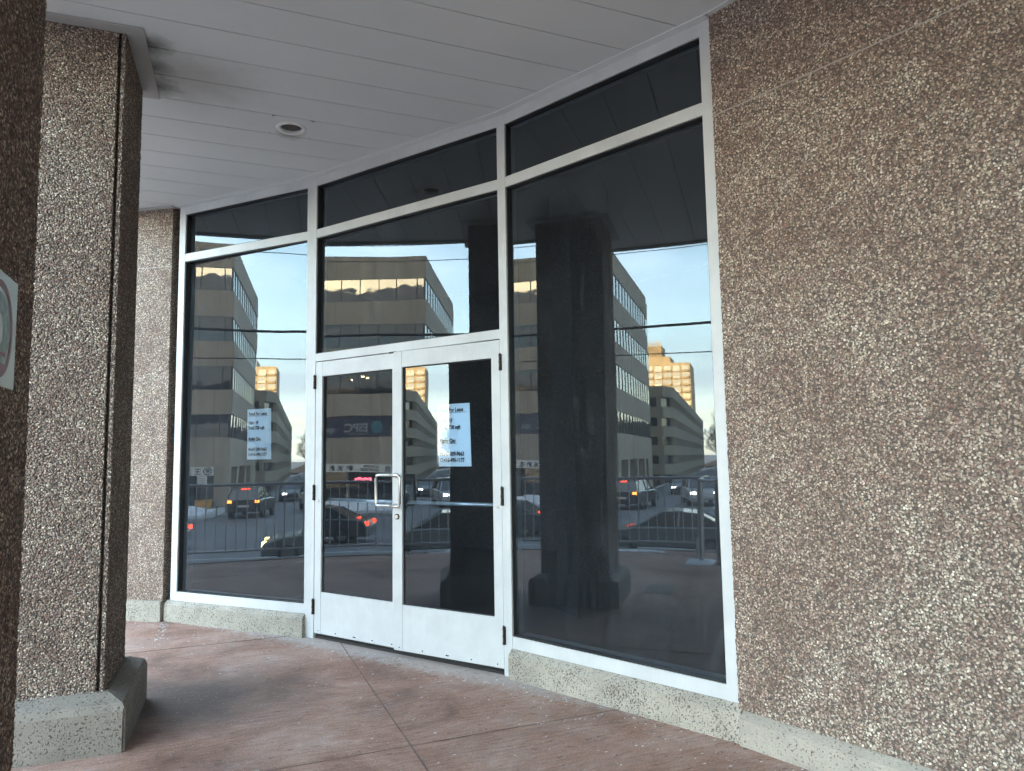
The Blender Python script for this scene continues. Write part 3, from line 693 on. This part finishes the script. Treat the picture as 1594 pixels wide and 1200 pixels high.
# right leaf stands slightly ajar, hinged at the right jamb
hp = FC(1.868, 0); rot = Matrix.Rotation(R(2.02), 2); a2 = hp + rot @ (FC.a - hp); b2 = hp + rot @ (FC.b - hp)
FD = Facet(a2, b2)
dr_, atR = leaf(FD, 0.934, 1.868, 1.01, 1.80, 0.0, 0.17, 1.868, (0.957, 0.045, 1.045, 0.06, 1), 'right door leaf, slightly ajar, with a lock under its pull handle')
lk = MB(); lk.tube([FD.v3(0.968, 0.978, -0.004), FD.v3(0.968, 0.978, 0.004)], 0.020, 20); lk.build('lock_rim', 'brown', dr_)
lk = MB(); lk.tube([FD.v3(0.968, 0.978, 0.004), FD.v3(0.968, 0.978, 0.009)], 0.0135, 20); lk.build('lock_cylinder', 'steel', dr_)
lk = MB(); lk.fbox(FC, 0.905, 0.916, 0.895, 0.935, -0.003, -0.0015); lk.build('lock_slot', 'steel', dl_)
for F, s_, par in ((FC, 0.085, dl_), (FD, 1.832, dr_)):
    b_ = MB(); b_.tube([F.v3(s_, 1.068, -0.004), F.v3(s_, 1.068, 0.002)], 0.011, 16); b_.build('bolt_head', 'steel', par)
for z0, z1 in ((1.96, 2.07), (1.07, 1.19), (0.185, 0.30)):
    hinge(FC, 0.040, z0, z1, dl_); hinge(FC, 1.876, z0 + .01, z1 + .01, dr_)
MB().fbox(FC, 0.86, 0.93, ZD - 0.006, ZD + 0.006, -0.002, 0.003).build('door_stop', 'rubber', sf)

# paper notices taped inside the glass
def notice(F, s0, s1, z0, z1, dep, lab, lean):
    n3 = Vector((F.n.x, F.n.y, 0)); d3 = Vector((F.d.x, F.d.y, 0))
    o = empty('paper_notice', F.v3((s0 + s1) / 2, z0, -dep), lab, 'notice')
    m = MB(); nx, nz_ = 8, 12; g = []
    for i in range(nx + 1):
        row = []
        for j in range(nz_ + 1):
            s_ = s0 + (s1 - s0) * i / nx + lean * (1 - j / nz_); z_ = z0 + (z1 - z0) * j / nz_
            row.append(m.bm.verts.new(F.v3(s_, z_, -dep - 0.002 - 0.0015 * math.sin(3 * j / nz_ + 2 * i / nx))))
        g.append(row)
    for i in range(nx):
        for j in range(nz_): m.bm.faces.new([g[i][j], g[i + 1][j], g[i + 1][j + 1], g[i][j + 1]])
    m.build('sheet', 'paper', o)
    W_, H_ = s1 - s0, z1 - z0
    zax = n3; xax = d3
    if xax.cross(Vector((0, 0, 1))).dot(n3) < 0: xax = -xax
    def put(txt, frac, xf, size, name='printed_line'):
        p = F.v3(s0 + W_ * xf, z1 - H_ * frac, -dep + 0.0012)
        mw = Matrix(((xax.x, 0, n3.x, p.x), (xax.y, 0, n3.y, p.y), (0, 1, 0, p.z), (0, 0, 0, 1)))
        mw = mw @ Matrix.Diagonal((0.80, 1, 1, 1))
        return textmesh(name, txt, size, 'ink', o, mw, bold=0.0013)
    h = H_ * 0.090
    for txt, fr_, xf in (('Retail For Lease', 0.125, 0.08), ('Unit : 1F', 0.30, 0.08), ('Total: 728 sqft', 0.405, 0.06), ('Kathy Qiu:', 0.62, 0.08), ('M:647-309-9663', 0.83, 0.08), ('O:416-490-1177', 0.93, 0.08)):
        put(txt, fr_, xf, h)
    u_ = MB()
    for fr_, w_ in ((0.138, 0.82), (0.633, 0.52)):
        u_.fbox(F, s0 + W_ * 0.08, s0 + W_ * (0.08 + w_), z1 - H_ * fr_ - 0.0025, z1 - H_ * fr_, -dep + 0.0004, -dep + 0.0012)
    u_.build('underline', 'ink', o)
notice(FL, 0.80, 1.07, 1.40, 1.83, 0.064, 'white lease notice taped inside the tall left window pane', 0.005)
notice(FD, 1.315, 1.595, 1.335, 1.77, 0.034, 'white lease notice taped inside the right door glass', 0.008)

# interior of the empty shop
it = MB()
ip = [P0, P1, P2, P3, P4]
bk = [Vector((6.2, 1.4)), Vector((7.0, 4.5)), Vector((5.5, 8.8)), Vector((2.4, 11.2)), Vector((-0.2, 9.0))]
poly = [FL(-0.3, -0.32), FL(FL.len, -0.32), FC(FC.len, -0.32), FR(FR.len + 0.3, -0.32)] + bk
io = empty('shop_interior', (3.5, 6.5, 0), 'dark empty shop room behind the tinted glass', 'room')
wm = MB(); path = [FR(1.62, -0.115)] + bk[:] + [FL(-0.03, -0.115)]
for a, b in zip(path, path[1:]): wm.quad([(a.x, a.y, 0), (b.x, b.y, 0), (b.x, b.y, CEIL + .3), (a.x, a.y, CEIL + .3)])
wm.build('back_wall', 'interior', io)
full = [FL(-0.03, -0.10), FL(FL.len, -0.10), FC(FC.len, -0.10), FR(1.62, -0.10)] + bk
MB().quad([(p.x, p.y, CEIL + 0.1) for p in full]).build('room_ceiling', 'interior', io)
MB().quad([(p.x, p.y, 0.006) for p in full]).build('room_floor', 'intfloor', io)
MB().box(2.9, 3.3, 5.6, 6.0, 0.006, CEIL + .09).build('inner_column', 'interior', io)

# ------------------------------------------------------------------ arcade columns
def column(y0, label, detail=True):
    x0, x1, w = -1.20, -0.50, 0.66
    y1 = y0 + w
    o = empty('pebble_column', ((x0 + x1) / 2, (y0 + y1) / 2, 0), label, 'column', None)
    m = MB()
    m.box(x0 + .02, x1 - .02, y0 + .02, y1 - .02, 0.2, CEIL - 0.001)
    core = m.build('core', 'dark', o)
    # shaft skin: fine grid so that the stones stand out in relief, with a sealed panel groove near the corner
    prof = [(x0, y0), (x1 - 0.037, y0), (x1 - 0.035, y0 + 0.020), (x1 - 0.024, y0 + 0.020), (x1 - 0.022, y0), (x1, y0), (x1, y1), (x0, y1)]
    pts = []
    for a_, b_ in zip(prof, prof[1:] + prof[:1]):
        L_ = math.hypot(b_[0] - a_[0], b_[1] - a_[1]); n_ = max(1, int(L_ / (0.0062 if detail else 0.012)))
        if (a_[0] < x0 + .01 and b_[0] < x0 + .01) or (a_[1] > y1 - .01 and b_[1] > y1 - .01): n_ = 20
        for q in range(n_): pts.append((a_[0] + (b_[0] - a_[0]) * q / n_, a_[1] + (b_[1] - a_[1]) * q / n_))
    skin('shaft', pts, 0.24, CEIL - 0.002, 0.0062 if detail else 0.012, 'pebble_relief', o, closed=True)
    # chamfered concrete base
    b = MB(); X0, X1, Y0, Y1 = x0 - 0.10, x1 + 0.11, y0 - 0.10, y1 + 0.10
    lv = [(0.0, 0.0), (0.20, 0.0), (0.235, 0.018), (0.275, 0.092)]; rings = []
    for z, i_ in lv: rings.append([b.bm.verts.new(p) for p in ((X0 + i_, Y0 + i_, z), (X1 - i_, Y0 + i_, z), (X1 - i_, Y1 - i_, z), (X0 + i_, Y1 - i_, z))])
    b.bm.faces.new(rings[0][::-1]); b.bm.faces.new(rings[-1])
    for A, B in zip(rings, rings[1:]):
        for k in range(4): b.bm.faces.new([A[k], A[(k + 1) % 4], B[(k + 1) % 4], B[k]])
    ed = [e_ for e_ in b.bm.edges if abs(e_.verts[0].co.z - e_.verts[1].co.z) > 0.1]
    bmesh.ops.bevel(b.bm, geom=ed, offset=0.012, segments=2, affect='EDGES')
    b.build('base', 'base', o)
    c = MB(); t_ = 0.09
    for (a0, a1, b0, b1) in ((x0 - t_, x1 + t_, y0 - .08, y0 - 0.001), (x0 - t_, x1 + t_, y1 + .001, y1 + .08), (x0 - t_, x0 - .001, y0 - 0.0005, y1 + .0005), (x1 + .001, x1 + t_, y0 - .0005, y1 + .0005)):
        c.box(a0, a1, b0, b1, CEIL - 0.010, CEIL - 0.003)
    c.build('collar', 'collar', o)
    return o
c1_ = column(4.215, 'square pebble dashed column on a chamfered concrete base at the left')
pv_ = Vector((-0.5, 4.215, 0)); c1_.location = Vector((0.018, 0, 0)) + pv_ + Matrix.Rotation(R(-2.2), 3, 'Z') @ (c1_.location - pv_); c1_.rotation_euler = (0, 0, R(-2.2))
column(1.81, 'dark pebble dashed column cut off by the left edge, with a round logo poster')
# poster on the near column
po = empty('poster', (-0.5, 2.10, 1.62), 'white rectangular poster with a plum ring logo on the dark near column', 'poster')
MB().box(-0.4995, -0.496, 1.96, 2.265, 1.615, 1.90).build('sheet', 'poster', po)
def ringm(r0, r1, mat, nm, x):
    m = MB(); n = 40; cy, cz = 2.105, 1.755
    A = [m.bm.verts.new((x, cy + r0 * math.cos(2 * math.pi * k / n), cz + r0 * math.sin(2 * math.pi * k / n))) for k in range(n)]
    B = [m.bm.verts.new((x, cy + r1 * math.cos(2 * math.pi * k / n), cz + r1 * math.sin(2 * math.pi * k / n))) for k in range(n)]
    for k in range(n): m.bm.faces.new([A[k], A[(k + 1) % n], B[(k + 1) % n], B[k]])
    m.build(nm, mat, po)
ringm(0.104, 0.122, 'posterprint', 'ring', -0.4945); ringm(0.04, 0.092, 'postergreen', 'emblem', -0.4950)
MB().box(-0.4953, -0.4944, 2.06, 2.175, 1.655, 1.672).box(-0.4953, -0.4944, 2.09, 2.165, 1.69, 1.70).build('emblem_bar', 'posterprint', po)

# ------------------------------------------------------------------ railing at the walkway edge
rg = empty('railing', (-4.3, 5.5, 0), 'long grey metal picket railing along the outer edge of the walkway', 'railing')
rp = [Vector((-4.42, 3.62)), Vector((-3.98, 7.8)), Vector((-3.98, 12.0))]
for z, r_ in ((1.06, 0.022), (0.14, 0.014)):
    MB().tube([(p.x, p.y, z) for p in rp], r_, 8).build('rail', 'rail', rg)
L1 = (rp[1] - rp[0]).length
dist = 0.0; k = 0; tot = L1 + (rp[2] - rp[1]).length
def rpos(d): 
    return rp[0] + (rp[1] - rp[0]) * (d / L1) if d <= L1 else rp[1] + (rp[2] - rp[1]).normalized() * (d - L1)
pm_ = None
while dist < tot:
    p = rpos(dist)
    if k % 18 == 0:
        MB().box(p.x - 0.025, p.x + 0.025, p.y - 0.025, p.y + 0.025, 0.0, 1.075).build('post', 'rail', rg)
    else:
        q = MB(); q.tube([(p.x, p.y, 0.14), (p.x, p.y, 1.05)], 0.0075, 6); q.build('picket', 'rail', rg)
    dist += 0.13; k += 1
rg2 = empty('handrail', (-3.5, 3.0, 0), 'short grey handrail with two thick posts beside the steps', 'railing')
for (x, y) in ((-3.51, 3.58), (-3.29, 3.35)):
    MB().tube([(x, y, 0), (x, y, 1.07)], 0.032, 12).build('post', 'rail', rg2)
for x, y in ((-3.25, 2.4), (-3.2, 1.4), (-3.17, 0.6)):
    MB().tube([(x, y, 0), (x, y, 1.05)], 0.024, 10).build('post', 'rail', rg2)
MB().tube([(-4.42, 3.60, 1.05), (-3.51, 3.58, 1.05), (-3.29, 3.35, 1.05), (-3.25, 2.4, 1.05), (-3.17, 0.5, 1.05)], 0.022, 8).build('rail', 'rail', rg2)
MB().tube([(-3.51, 3.58, 0.22), (-3.62, 3.62, 0.30), (-3.72, 3.66, 0.02)], 0.018, 8).build('brace', 'rail', rg2)
mh = empty('floor_hatch', (-1.4, 3.88, 0), 'small rough patched hatch cover in the walkway beside the column', 'hatch')
MB().box(-1.66, -1.2, 3.74, 4.02, 0.0006, 0.006).build('cover', 'base', mh)

# ------------------------------------------------------------------ office block across the road
GZ = -1.85
kb = empty('office_block', (-56, 25, GZ), 'tan five storey office block with ribbon windows on the far corner', 'building')
KX, KY, KX2, KY2 = -46.2, 12.4, -64.0, 62.0
bands = [(-GZ * 0 + 16.7, 14.93), (13.26, 11.48), (9.73, 7.99), (6.30, 4.61), (3.02, 1.02)]   # wall bands top, bottom
m = MB()
for top, bot in bands: m.box(KX2, KX, KY, KY2, bot, top)
m.build('wall', 'kwall', kb)
MB().box(KX2 + .2, KX - .2, KY + .2, KY2 - .2, 16.5, 16.62).build('roof', 'pave', kb)
wins = [(14.93, 13.26), (11.48, 9.73), (7.99, 6.30), (4.61, 3.02)]
for i, (top, bot) in enumerate(wins):
    w = MB(); w.box(KX2 + .06, KX - .08, KY + .06, KY2 - .08, bot - .001, top + .001)
    wo_ = w.build('window_band', 'kglass', kb)
    mm = MB(); y = 13.05
    while y < KY2: mm.box(KX - .09, KX - .06, y - .035, y + .035, bot + .002, top - .002); y += 1.45
    x = KX - 1.3
    while x > KX2: mm.box(x - .11, x + .11, KY + .02, KY + .07, bot + .002, top - .002); x -= 1.45
    mm.box(KX - .16, KX - .055, KY + .035, KY + .16, bot + .002, top - .002)
    mm.build('mullions', 'mullion', wo_)
# far end return: a glazed stair bay standing a little proud
sb = MB(); sb.box(-67.4, KX2 - .002, KY + .35, KY + 16, GZ, 16.69); sb.build('stair_bay', 'gwall', kb)
for i, (top, bot) in enumerate(wins):
    w = MB(); w.box(-67.3, KX2 - .1, KY + .30, KY + .349, bot, top); w.build('bay_window', 'kglass', kb)
# ground floor: recess, piers, shop fronts
gf = MB(); gf.box(KX2 + 1, KX - 1.2, KY + 2.2, KY2 - 1, GZ, 1.019); gf.build('ground_floor_glazing', 'shopglass', kb)
pz = MB()
for y in (12.4, 20.4, 28.4, 36.4, 44.4, 52.4):
    pz.box(KX - 1.1, KX - .003, y + .002, y + .95, GZ, 1.0195)
for x in (-50.5, -55.0, -59.5): pz.box(x - .5, x + .5, KY + .003, KY + 1.2, GZ, 1.0195)
pz.build('piers', 'kwall', kb)
cn = MB(); cn.box(-64, KX - 1.1, KY + 1.9, KY + 2.19, GZ, 1.018); cn.build('recess_wall', 'mullion', kb)
for y, d_ in ((14.4, 0), (16.2, 0), (18.4, 0)):
    fr_ = MB(); fr_.box(KX - 1.19, KX - 1.12, y - .05, y + .05, GZ, 1.0); fr_.build('door_post', 'rail', kb)
lt = MB(); lt.box(KX - 2.0, KX - 1.9, 17.0, 17.5, 4.75, 4.95); 
for (y0, y1, z) in ((16.55, 16.75, 7.5), (17.9, 18.05, 7.35), (16.9, 17.15, 7.6)):
    MB().box(KX - .079, KX - .04, y0, y1, z - .06, z + .06).build('lit_lamp', 'winlit', kb)
lt.build('inner_light', 'winlit', kb)
# shop sign over the ground floor, facing the road
def wallsign(name, y0, y1, z0, z1, mat, label, cat, dx=0.06):
    o = empty(name, (KX + dx, (y0 + y1) / 2, z0), label, cat)
    MB().box(KX + 0.004, KX + dx, y0, y1, z0, z1).build('panel', mat, o)
    return o
def signtext(o, txt, y, z, size, mat='ink', x=KX + 0.068, bold=0.01, nm='lettering', sx=1.0):
    mw = Matrix(((0, 0, 1, x), (1, 0, 0, y), (0, 1, 0, z), (0, 0, 0, 1))) @ Matrix.Diagonal((sx, 1, 1, 1))
    return textmesh(nm, txt, size, mat, o, mw, bold=bold)
s1 = wallsign('shop_sign', 13.38, 20.3, 0.47, 1.06, 'signwhite', 'long white shop sign with dark Chinese characters over the far shopfront', 'sign')
def disc(o, x, y, z, r0, r1, mat, nm, n=28):
    m = MB()
    A = [m.bm.verts.new((x, y + r0 * math.cos(2 * math.pi * k / n), z + r0 * math.sin(2 * math.pi * k / n))) for k in range(n)]
    B = [m.bm.verts.new((x, y + r1 * math.cos(2 * math.pi * k / n), z + r1 * math.sin(2 * math.pi * k / n))) for k in range(n)]
    for k in range(n): m.bm.faces.new([A[k], A[(k + 1) % n], B[(k + 1) % n], B[k]])
    return m.build(nm, mat, o)
disc(s1, KX + .066, 13.72, 0.765, 0.20, 0.26, 'ink', 'emblem_ring'); signtext(s1, '\u5b8f', 13.56, 0.66, 0.30, nm='emblem')
signtext(s1, '\u738b', 14.1, 0.58, 0.46); signtext(s1, '\u6d17', 14.75, 0.58, 0.46)
signtext(s1, 'ALTERATIONS', 15.7, 0.83, 0.20); signtext(s1, '647-387-8238', 15.7, 0.56, 0.27)
for k, ch in enumerate('\u4e7e\u6d17\u88c1\u8863'): signtext(s1, ch, 17.75 + k * 0.62, 0.58, 0.44)
s2 = wallsign('window_banner', 14.95, 20.2, 3.06, 4.55, 'signdark', 'dark banner with pale lettering and a teal globe in a first floor window', 'sign', 0.03)
disc(s2, KX + .036, 15.85, 3.75, 0.02, 0.46, 'teal', 'globe'); 
signtext(s2, 'ESPC', 16.6, 3.42, 0.85, 'grey_print', KX + .036, 0.02); signtext(s2, 'spa', 19.0, 3.45, 0.6, 'grey_print', KX + .036, 0.01)
signtext(s2, 'SERVICE CENTRE', 16.6, 3.18, 0.20, 'grey_print', KX + .036, 0.0)
s3 = empty('hanging_sign', (KX, 14.0, -0.2), 'small white hanging board below the shop sign', 'sign')
MB().box(KX + .004, KX + .04, 13.74, 14.32, -0.18, 0.44).build('panel', 'signwhite', s3)
for j in range(4): MB().box(KX + .041, KX + .045, 13.82, 14.24, -0.10 + j * .12, -0.05 + j * .12).build('print', 'grey_print', s3)
s4 = empty('led_sign', (KX - 1.0, 17.3, -0.1), 'glowing red scrolling sign inside the dark shop window', 'sign')
m = MB()
for k in range(9): m.box(KX - 1.05, KX - 1.0, 16.65 + k * .14, 16.65 + k * .14 + .10, -0.17 + 0.04 * (k % 2), 0.05 - 0.03 * (k % 3))
m.build('lit_letters', 'ledred', s4)
bx = empty('salt_box', (KX + .5, 13.95, -1.72), 'low amber box standing in the snow before the shops', 'box')
MB().box(KX + .2, KX + .8, 13.4, 14.4, -1.72, -1.22).bevel(0.03).build('box_body', 'amberboard', bx); MB().box(KX + .17, KX + .83, 13.37, 14.43, -1.218, -1.15).build('lid', 'amberboard', bx)

# ------------------------------------------------------------------ long low block beyond
gb = empty('low_block', (-90, 20, GZ), 'long low olive grey block with deep window bands beyond the office', 'building')
# front faces +x at x=-75; long side faces -y and bends
gx, gy = -74.0, 12.2
line = [(gx, gy + 7.0), (gx, gy), (gx - 2.5, gy - 0.9), (-160, gy + 1.2), (-160, gy + 14), (gx - 3, gy + 14)]
tops = [8.9, 6.72, 4.60, 2.48, 0.36]
for i, tz in enumerate(tops):
    b = MB(); b.prism(line, tz - 1.18, tz); b.build('spandrel', 'gwall', gb)
inn = [(gx - .35, gy + 6.6), (gx - .35, gy + .45), (gx - 2.6, gy - .45), (-159.6, gy + 1.6), (-159.6, gy + 13.6), (gx - 3.3, gy + 13.6)]
for i, tz in enumerate(tops):
    b = MB(); b.prism(inn, tz - 2.121, tz - 1.181); b.build('window_band', 'shopglass', gb)
fn = MB()
for i, tz in enumerate(tops):
    for k in range(34):
        f_ = k / 33.0; xx = gx - 2.8 - f_ * 82; yy = gy - 0.9 + (xx - (gx - 2.5)) / (-160 - gx + 2.5) * 2.1
        fn.box(xx - .28, xx + .28, yy + .02, yy + .42, tz - 2.12, tz - 1.182)
    for k in (0.1, 3.6, 6.6): fn.box(gx - .34, gx - .02, gy + k + .1, gy + k + .6, tz - 2.12, tz - 1.182)
fn.build('fins', 'gwall', gb)
rb = MB(); rb.box(-150, -118, gy + 2, gy + 9, 8.901, 10.2); rb.build('roof_plant', 'gwall', gb)

# ------------------------------------------------------------------ apartment tower, sunlit
TX, TY0, TY1, TT = -235.0, 21.6, 36.5, 31.4
tb = empty('apartment_tower', (TX - 8, 29, GZ), 'tall orange brick apartment tower lit by the low sun', 'building')
MB().box(TX - 16, TX, TY0, TY1, GZ, TT).build('wall', 'brick', tb)
MB().box(TX - 14, TX - 1.5, TY0 + 6.6, TY1, TT, TT + 2.4).build('roof_house', 'brick', tb)
MB().box(TX - 12, TX - 2.5, TY0 + 9.2, TY1 - .5, TT + 2.4, TT + 6.2).build('plant_room', 'brick', tb)
rr = MB()
for k in range(9): rr.box(TX - 2.5, TX - 2.1, TY0 + 9.4 + k * .62, TY0 + 9.7 + k * .62, TT + 2.3, TT + 7.2 + .5 * (k % 3))
rr.build('roof_ribs', 'brick', tb)
st_ = 2.32
for fl_ in range(13):
    z1 = TT - 1.0 - fl_ * st_
    if z1 < GZ + 2: break
    for b_ in range(5):
        y0 = TY0 + .5 + b_ * 2.95
        w = MB(); w.box(TX - .05, TX + .04, y0, y0 + 2.15, z1 - 1.35, z1); w.build('window', 'kglass', tb)
        MB().box(TX - .02, TX + .9, y0 - .05, y0 + 2.2, z1 - 1.95, z1 - 1.36).build('balcony', 'signwhite' if b_ % 2 else 'brick', tb)
        MB().box(TX + .03, TX + .07, y0 + 1.0, y0 + 1.15, z1 - 1.34, z1 - .01).build('window_post', 'brick', tb)

# ------------------------------------------------------------------ bare trees far off
def tree(x, y, h, seed, label, spread=0.5):
    rnd = random.Random(seed); o = empty('bare_tree', (x, y, GZ), label, 'tree', 'bare winter trees beyond the blocks')
    tr = MB(); tr.tube([(x, y, GZ), (x + .1, y, GZ + h * .2), (x, y + .1, GZ + h * .42)], [h * .022, h * .017, h * .012], 7); tr.build('trunk', 'bark', o)
    cr_ = MB()
    def br(p, d, l, r, n):
        q = p + d * l
        cr_.tube([p, (p + q) / 2 + Vector((rnd.uniform(-1, 1), rnd.uniform(-1, 1), 0)) * l * .06, q], [r, r * .8, r * .6], 3 if n < 2 else 4, False)
        if n == 0: return
        for _ in range(3 if n > 2 else 4):
            a = Vector((rnd.uniform(-1, 1), rnd.uniform(-1, 1), rnd.uniform(-.15, 1))).normalized()
            br(p + d * l * rnd.uniform(.5, 1), (d * (1 - spread) + a * spread).normalized(), l * rnd.uniform(.55, .8), r * .55, n - 1)
    for _ in range(7):
        a = Vector((rnd.uniform(-1, 1), rnd.uniform(-1, 1), rnd.uniform(.4, 1.4))).normalized()
        br(Vector((x, y, GZ + h * rnd.uniform(.25, .42))), a, h * .22, h * .010, 4)
    cr_.build('crown', 'bark', o); return o
t0 = tree(-120, 2.0, 10.5, 1, 'bare winter tree standing beyond the far road')
rt = random.Random(5)
for i in range(26):
    c = copy_tree(t0); c.location = (-88 - rt.uniform(0, 55), -13 + i * 0.88 + rt.uniform(-.6, .6), GZ); s_ = rt.uniform(.8, 1.2); c.scale = (s_, s_, s_); c.rotation_euler = (0, 0, rt.uniform(0, 6))
tag(blob('far_wood', -330, -200, -130, 18, GZ, 15.0, 9, 60, 60), 'dark distant wooded rise beyond the trees', 'wood'); bpy.data.objects['far_wood'].data.materials.clear(); bpy.data.objects['far_wood'].data.materials.append(M['bark'])

# ------------------------------------------------------------------ overhead cables
def wire(x, z, r, label):
    m = MB(); m.tube([(x, y, z + 0.0009 * (y - 10) ** 2 * .3) for y in range(-40, 61, 4)], r, 6, True)
    tag(m.build('power_line', 'wire'), label, 'cable', 'overhead cables along the road')
wire(-12, 4.63, 0.035, 'thick overhead cable, lowest but one along the road')
wire(-12, 3.92, 0.014, 'thin overhead cable, lowest along the road')
wire(-12, 6.63, 0.010, 'thin overhead cable, second from the top')
wire(-12, 7.06, 0.010, 'thin overhead cable, topmost along the road')

# ------------------------------------------------------------------ cars (front towards local +x)
def car(name, kind, loc, rz, col, label, lit_head='head', lit_tail='tail'):
    o = empty(name, loc, label, 'car', None, rz)
    Lm = gw(o)
    if kind == 'sedan':
        L_, W_ = 4.6, 1.80; body = [(-2.3, .28), (-2.32, .62), (-2.22, .90), (-1.75, .98), (-1.1, .97), (1.0, .93), (1.75, .82), (2.2, .66), (2.3, .50), (2.28, .28)]
        roof = [(-1.72, .96), (-1.0, 1.36), (-.45, 1.43), (.15, 1.42), (1.05, .93)]; wr = .32; wx = (-1.38, 1.42)
    else:
        L_, W_ = 4.7, 1.90; body = [(-2.33, .38), (-2.36, .75), (-2.33, 1.08), (-1.2, 1.12), (1.0, 1.08), (1.9, 1.0), (2.25, .82), (2.33, .55), (2.30, .36)]
        roof = [(-2.30, 1.06), (-2.05, 1.66), (-1.5, 1.76), (.2, 1.75), (1.15, 1.08)]; wr = .37; wx = (-1.42, 1.42)
    hw = W_ / 2
    m = MB()
    nA = len(body); secs = []
    for yy, ins in ((-hw, .05), (-hw + .06, 0), (hw - .06, 0), (hw, .05)):
        secs.append([m.bm.verts.new((x * (1 - ins * .35), yy, z + (ins if z < .5 else -ins) )) for x, z in body])
    m.bm.faces.new(secs[0]); m.bm.faces.new(secs[-1][::-1])
    for A, B in zip(secs, secs[1:]):
        for k in range(nA): m.bm.faces.new([A[k], A[(k + 1) % nA], B[(k + 1) % nA], B[k]])
    m.bm.transform(Lm); m.build('body', col, o)
    def gh(inset, grow, zoff):
        mm = MB(); a = [mm.bm.verts.new((x, -hw + .10 + inset + (z - roof[0][1]) * .30, z + zoff)) for x, z in roof]
        b = [mm.bm.verts.new((x, hw - .10 - inset - (z - roof[0][1]) * .30, z + zoff)) for x, z in roof]
        mm.bm.faces.new(a); mm.bm.faces.new(b[::-1])
        for k in range(len(roof)): mm.bm.faces.new([a[k], a[(k + 1) % len(roof)], b[(k + 1) % len(roof)], b[k]])
        return mm
    g_ = gh(0, 0, 0); g_.bm.transform(Lm); g_.build('windows', 'carglass', o)
    rf = MB(); i0, i1 = (1, 3)
    xs = [p for p in roof[1:4]]
    a = []; b = []
    for x, z in xs:
        w_ = hw - .10 - (z - roof[0][1]) * .30 + .012
        a.append((x, -w_, z + .012)); b.append((x, w_, z + .012))
    va = [rf.bm.verts.new(p) for p in a]; vb = [rf.bm.verts.new(p) for p in b]
    va2 = [rf.bm.verts.new((p[0], p[1], p[2] - .05)) for p in a]; vb2 = [rf.bm.verts.new((p[0], p[1], p[2] - .05)) for p in b]
    for k in range(2):
        rf.bm.faces.new([va[k], va[k + 1], vb[k + 1], vb[k]]); rf.bm.faces.new([va2[k], vb2[k], vb2[k + 1], va2[k + 1]])
        rf.bm.faces.new([va[k], va2[k], va2[k + 1], va[k + 1]]); rf.bm.faces.new([vb[k], vb[k + 1], vb2[k + 1], vb2[k]])
    rf.bm.faces.new([va[0], vb[0], vb2[0], va2[0]]); rf.bm.faces.new([va[2], va2[2], vb2[2], vb[2]])
    # pillars
    for s_ in (-1, 1):
        for (xa, za), (xb, zb) in ((roof[0], roof[1]), (roof[4], roof[3]), ((-.35, roof[0][1]), (-.40, roof[2][1]))):
            ya = s_ * (hw - .10 + .006 - (za - roof[0][1]) * .3); yb = s_ * (hw - .10 + .006 - (zb - roof[0][1]) * .3)
            rf.tube([(xa, ya, za), (xb, yb, zb)], .035, 4)
    rf.bm.transform(Lm); rf.build('roof', col, o)
    for wxx in wx:
        for s_ in (-1, 1):
            e_ = bpy.data.objects.new('wheel', None); COL.objects.link(e_); e_.parent = o; e_.location = (wxx, s_ * (hw - .10), wr)
            t_ = MB(); t_.lathe([(wr * .62, -.10), (wr * .95, -.11), (wr, -.07), (wr, .07), (wr * .95, .11), (wr * .62, .10)], (0, 0, 0), 'y', 24); t_.bm.transform(gw(e_)); t_.build('tyre', 'tyre', e_, True)
            t_ = MB(); t_.lathe([(.001, s_ * .07), (wr * .30, s_ * .085), (wr * .64, s_ * .06), (wr * .64, -s_ * .05), (.001, -s_ * .05)], (0, 0, 0), 'y', 20); t_.bm.transform(gw(e_)); t_.build('rim', 'rim', e_)
    zt = .78 if kind == 'sedan' else .98
    zh = .60 if kind == 'sedan' else .80
    for s_ in (-1, 1):
        t_ = MB(); t_.box(-2.345 if kind == 'sedan' else -2.385, -2.16, s_ * (hw - .22) - .12, s_ * (hw - .22) + .12, zt - .06, zt + .09); t_.bm.transform(Lm); t_.build('taillight', lit_tail or 'posterprint', o)
        t_ = MB(); t_.box(2.0, 2.275, s_ * (hw - .26) - .17, s_ * (hw - .26) + .17, zh - .06, zh + .09); t_.bm.transform(Lm); t_.build('headlight', lit_head or 'bulb', o)
    t_ = MB(); t_.box(-2.37 if kind == 'suv' else -2.335, -2.3, -.26, .26, .66, .80); t_.bm.transform(Lm); t_.build('licence_plate', 'signwhite', o)
    if lit_tail:
        zc = 1.72 if kind == 'suv' else 1.0; xc = -2.02 if kind == 'suv' else -1.8
        t_ = MB(); t_.box(xc - .06, xc, -.22, .22, zc - .06, zc + .0); t_.bm.transform(Lm); t_.build('brake_light', 'tail', o)
    return o
car('parked_suv', 'suv', (-38.6, 10.1, GZ), R(180 + 8), 'car_dark', 'dark estate car with glowing orange tail lamps driving away past the office block', 'head', 'amber')
car('sedan', 'sedan', (-18.0, 5.6, GZ), R(90), 'car_green', 'dark sedan with a yellow headlamp passing just beyond the railing', 'headyellow', 'tail')
car('sedan', 'sedan', (-22.4, 13.2, GZ), R(90), 'car_dark', 'dark low sedan with bright red brake lamps ahead of the dark sedan', 'head', 'tail')
car('pickup_truck', 'suv', (-42.0, 6.3, GZ), R(-12), 'car_silver', 'pale tall car facing the arcade with white headlamps on', 'head', None)
car('compact_car', 'sedan', (-55.0, 8.6, GZ), R(-5), 'car_dark', 'small dark car farther up the side road with headlamps on', 'head', None)
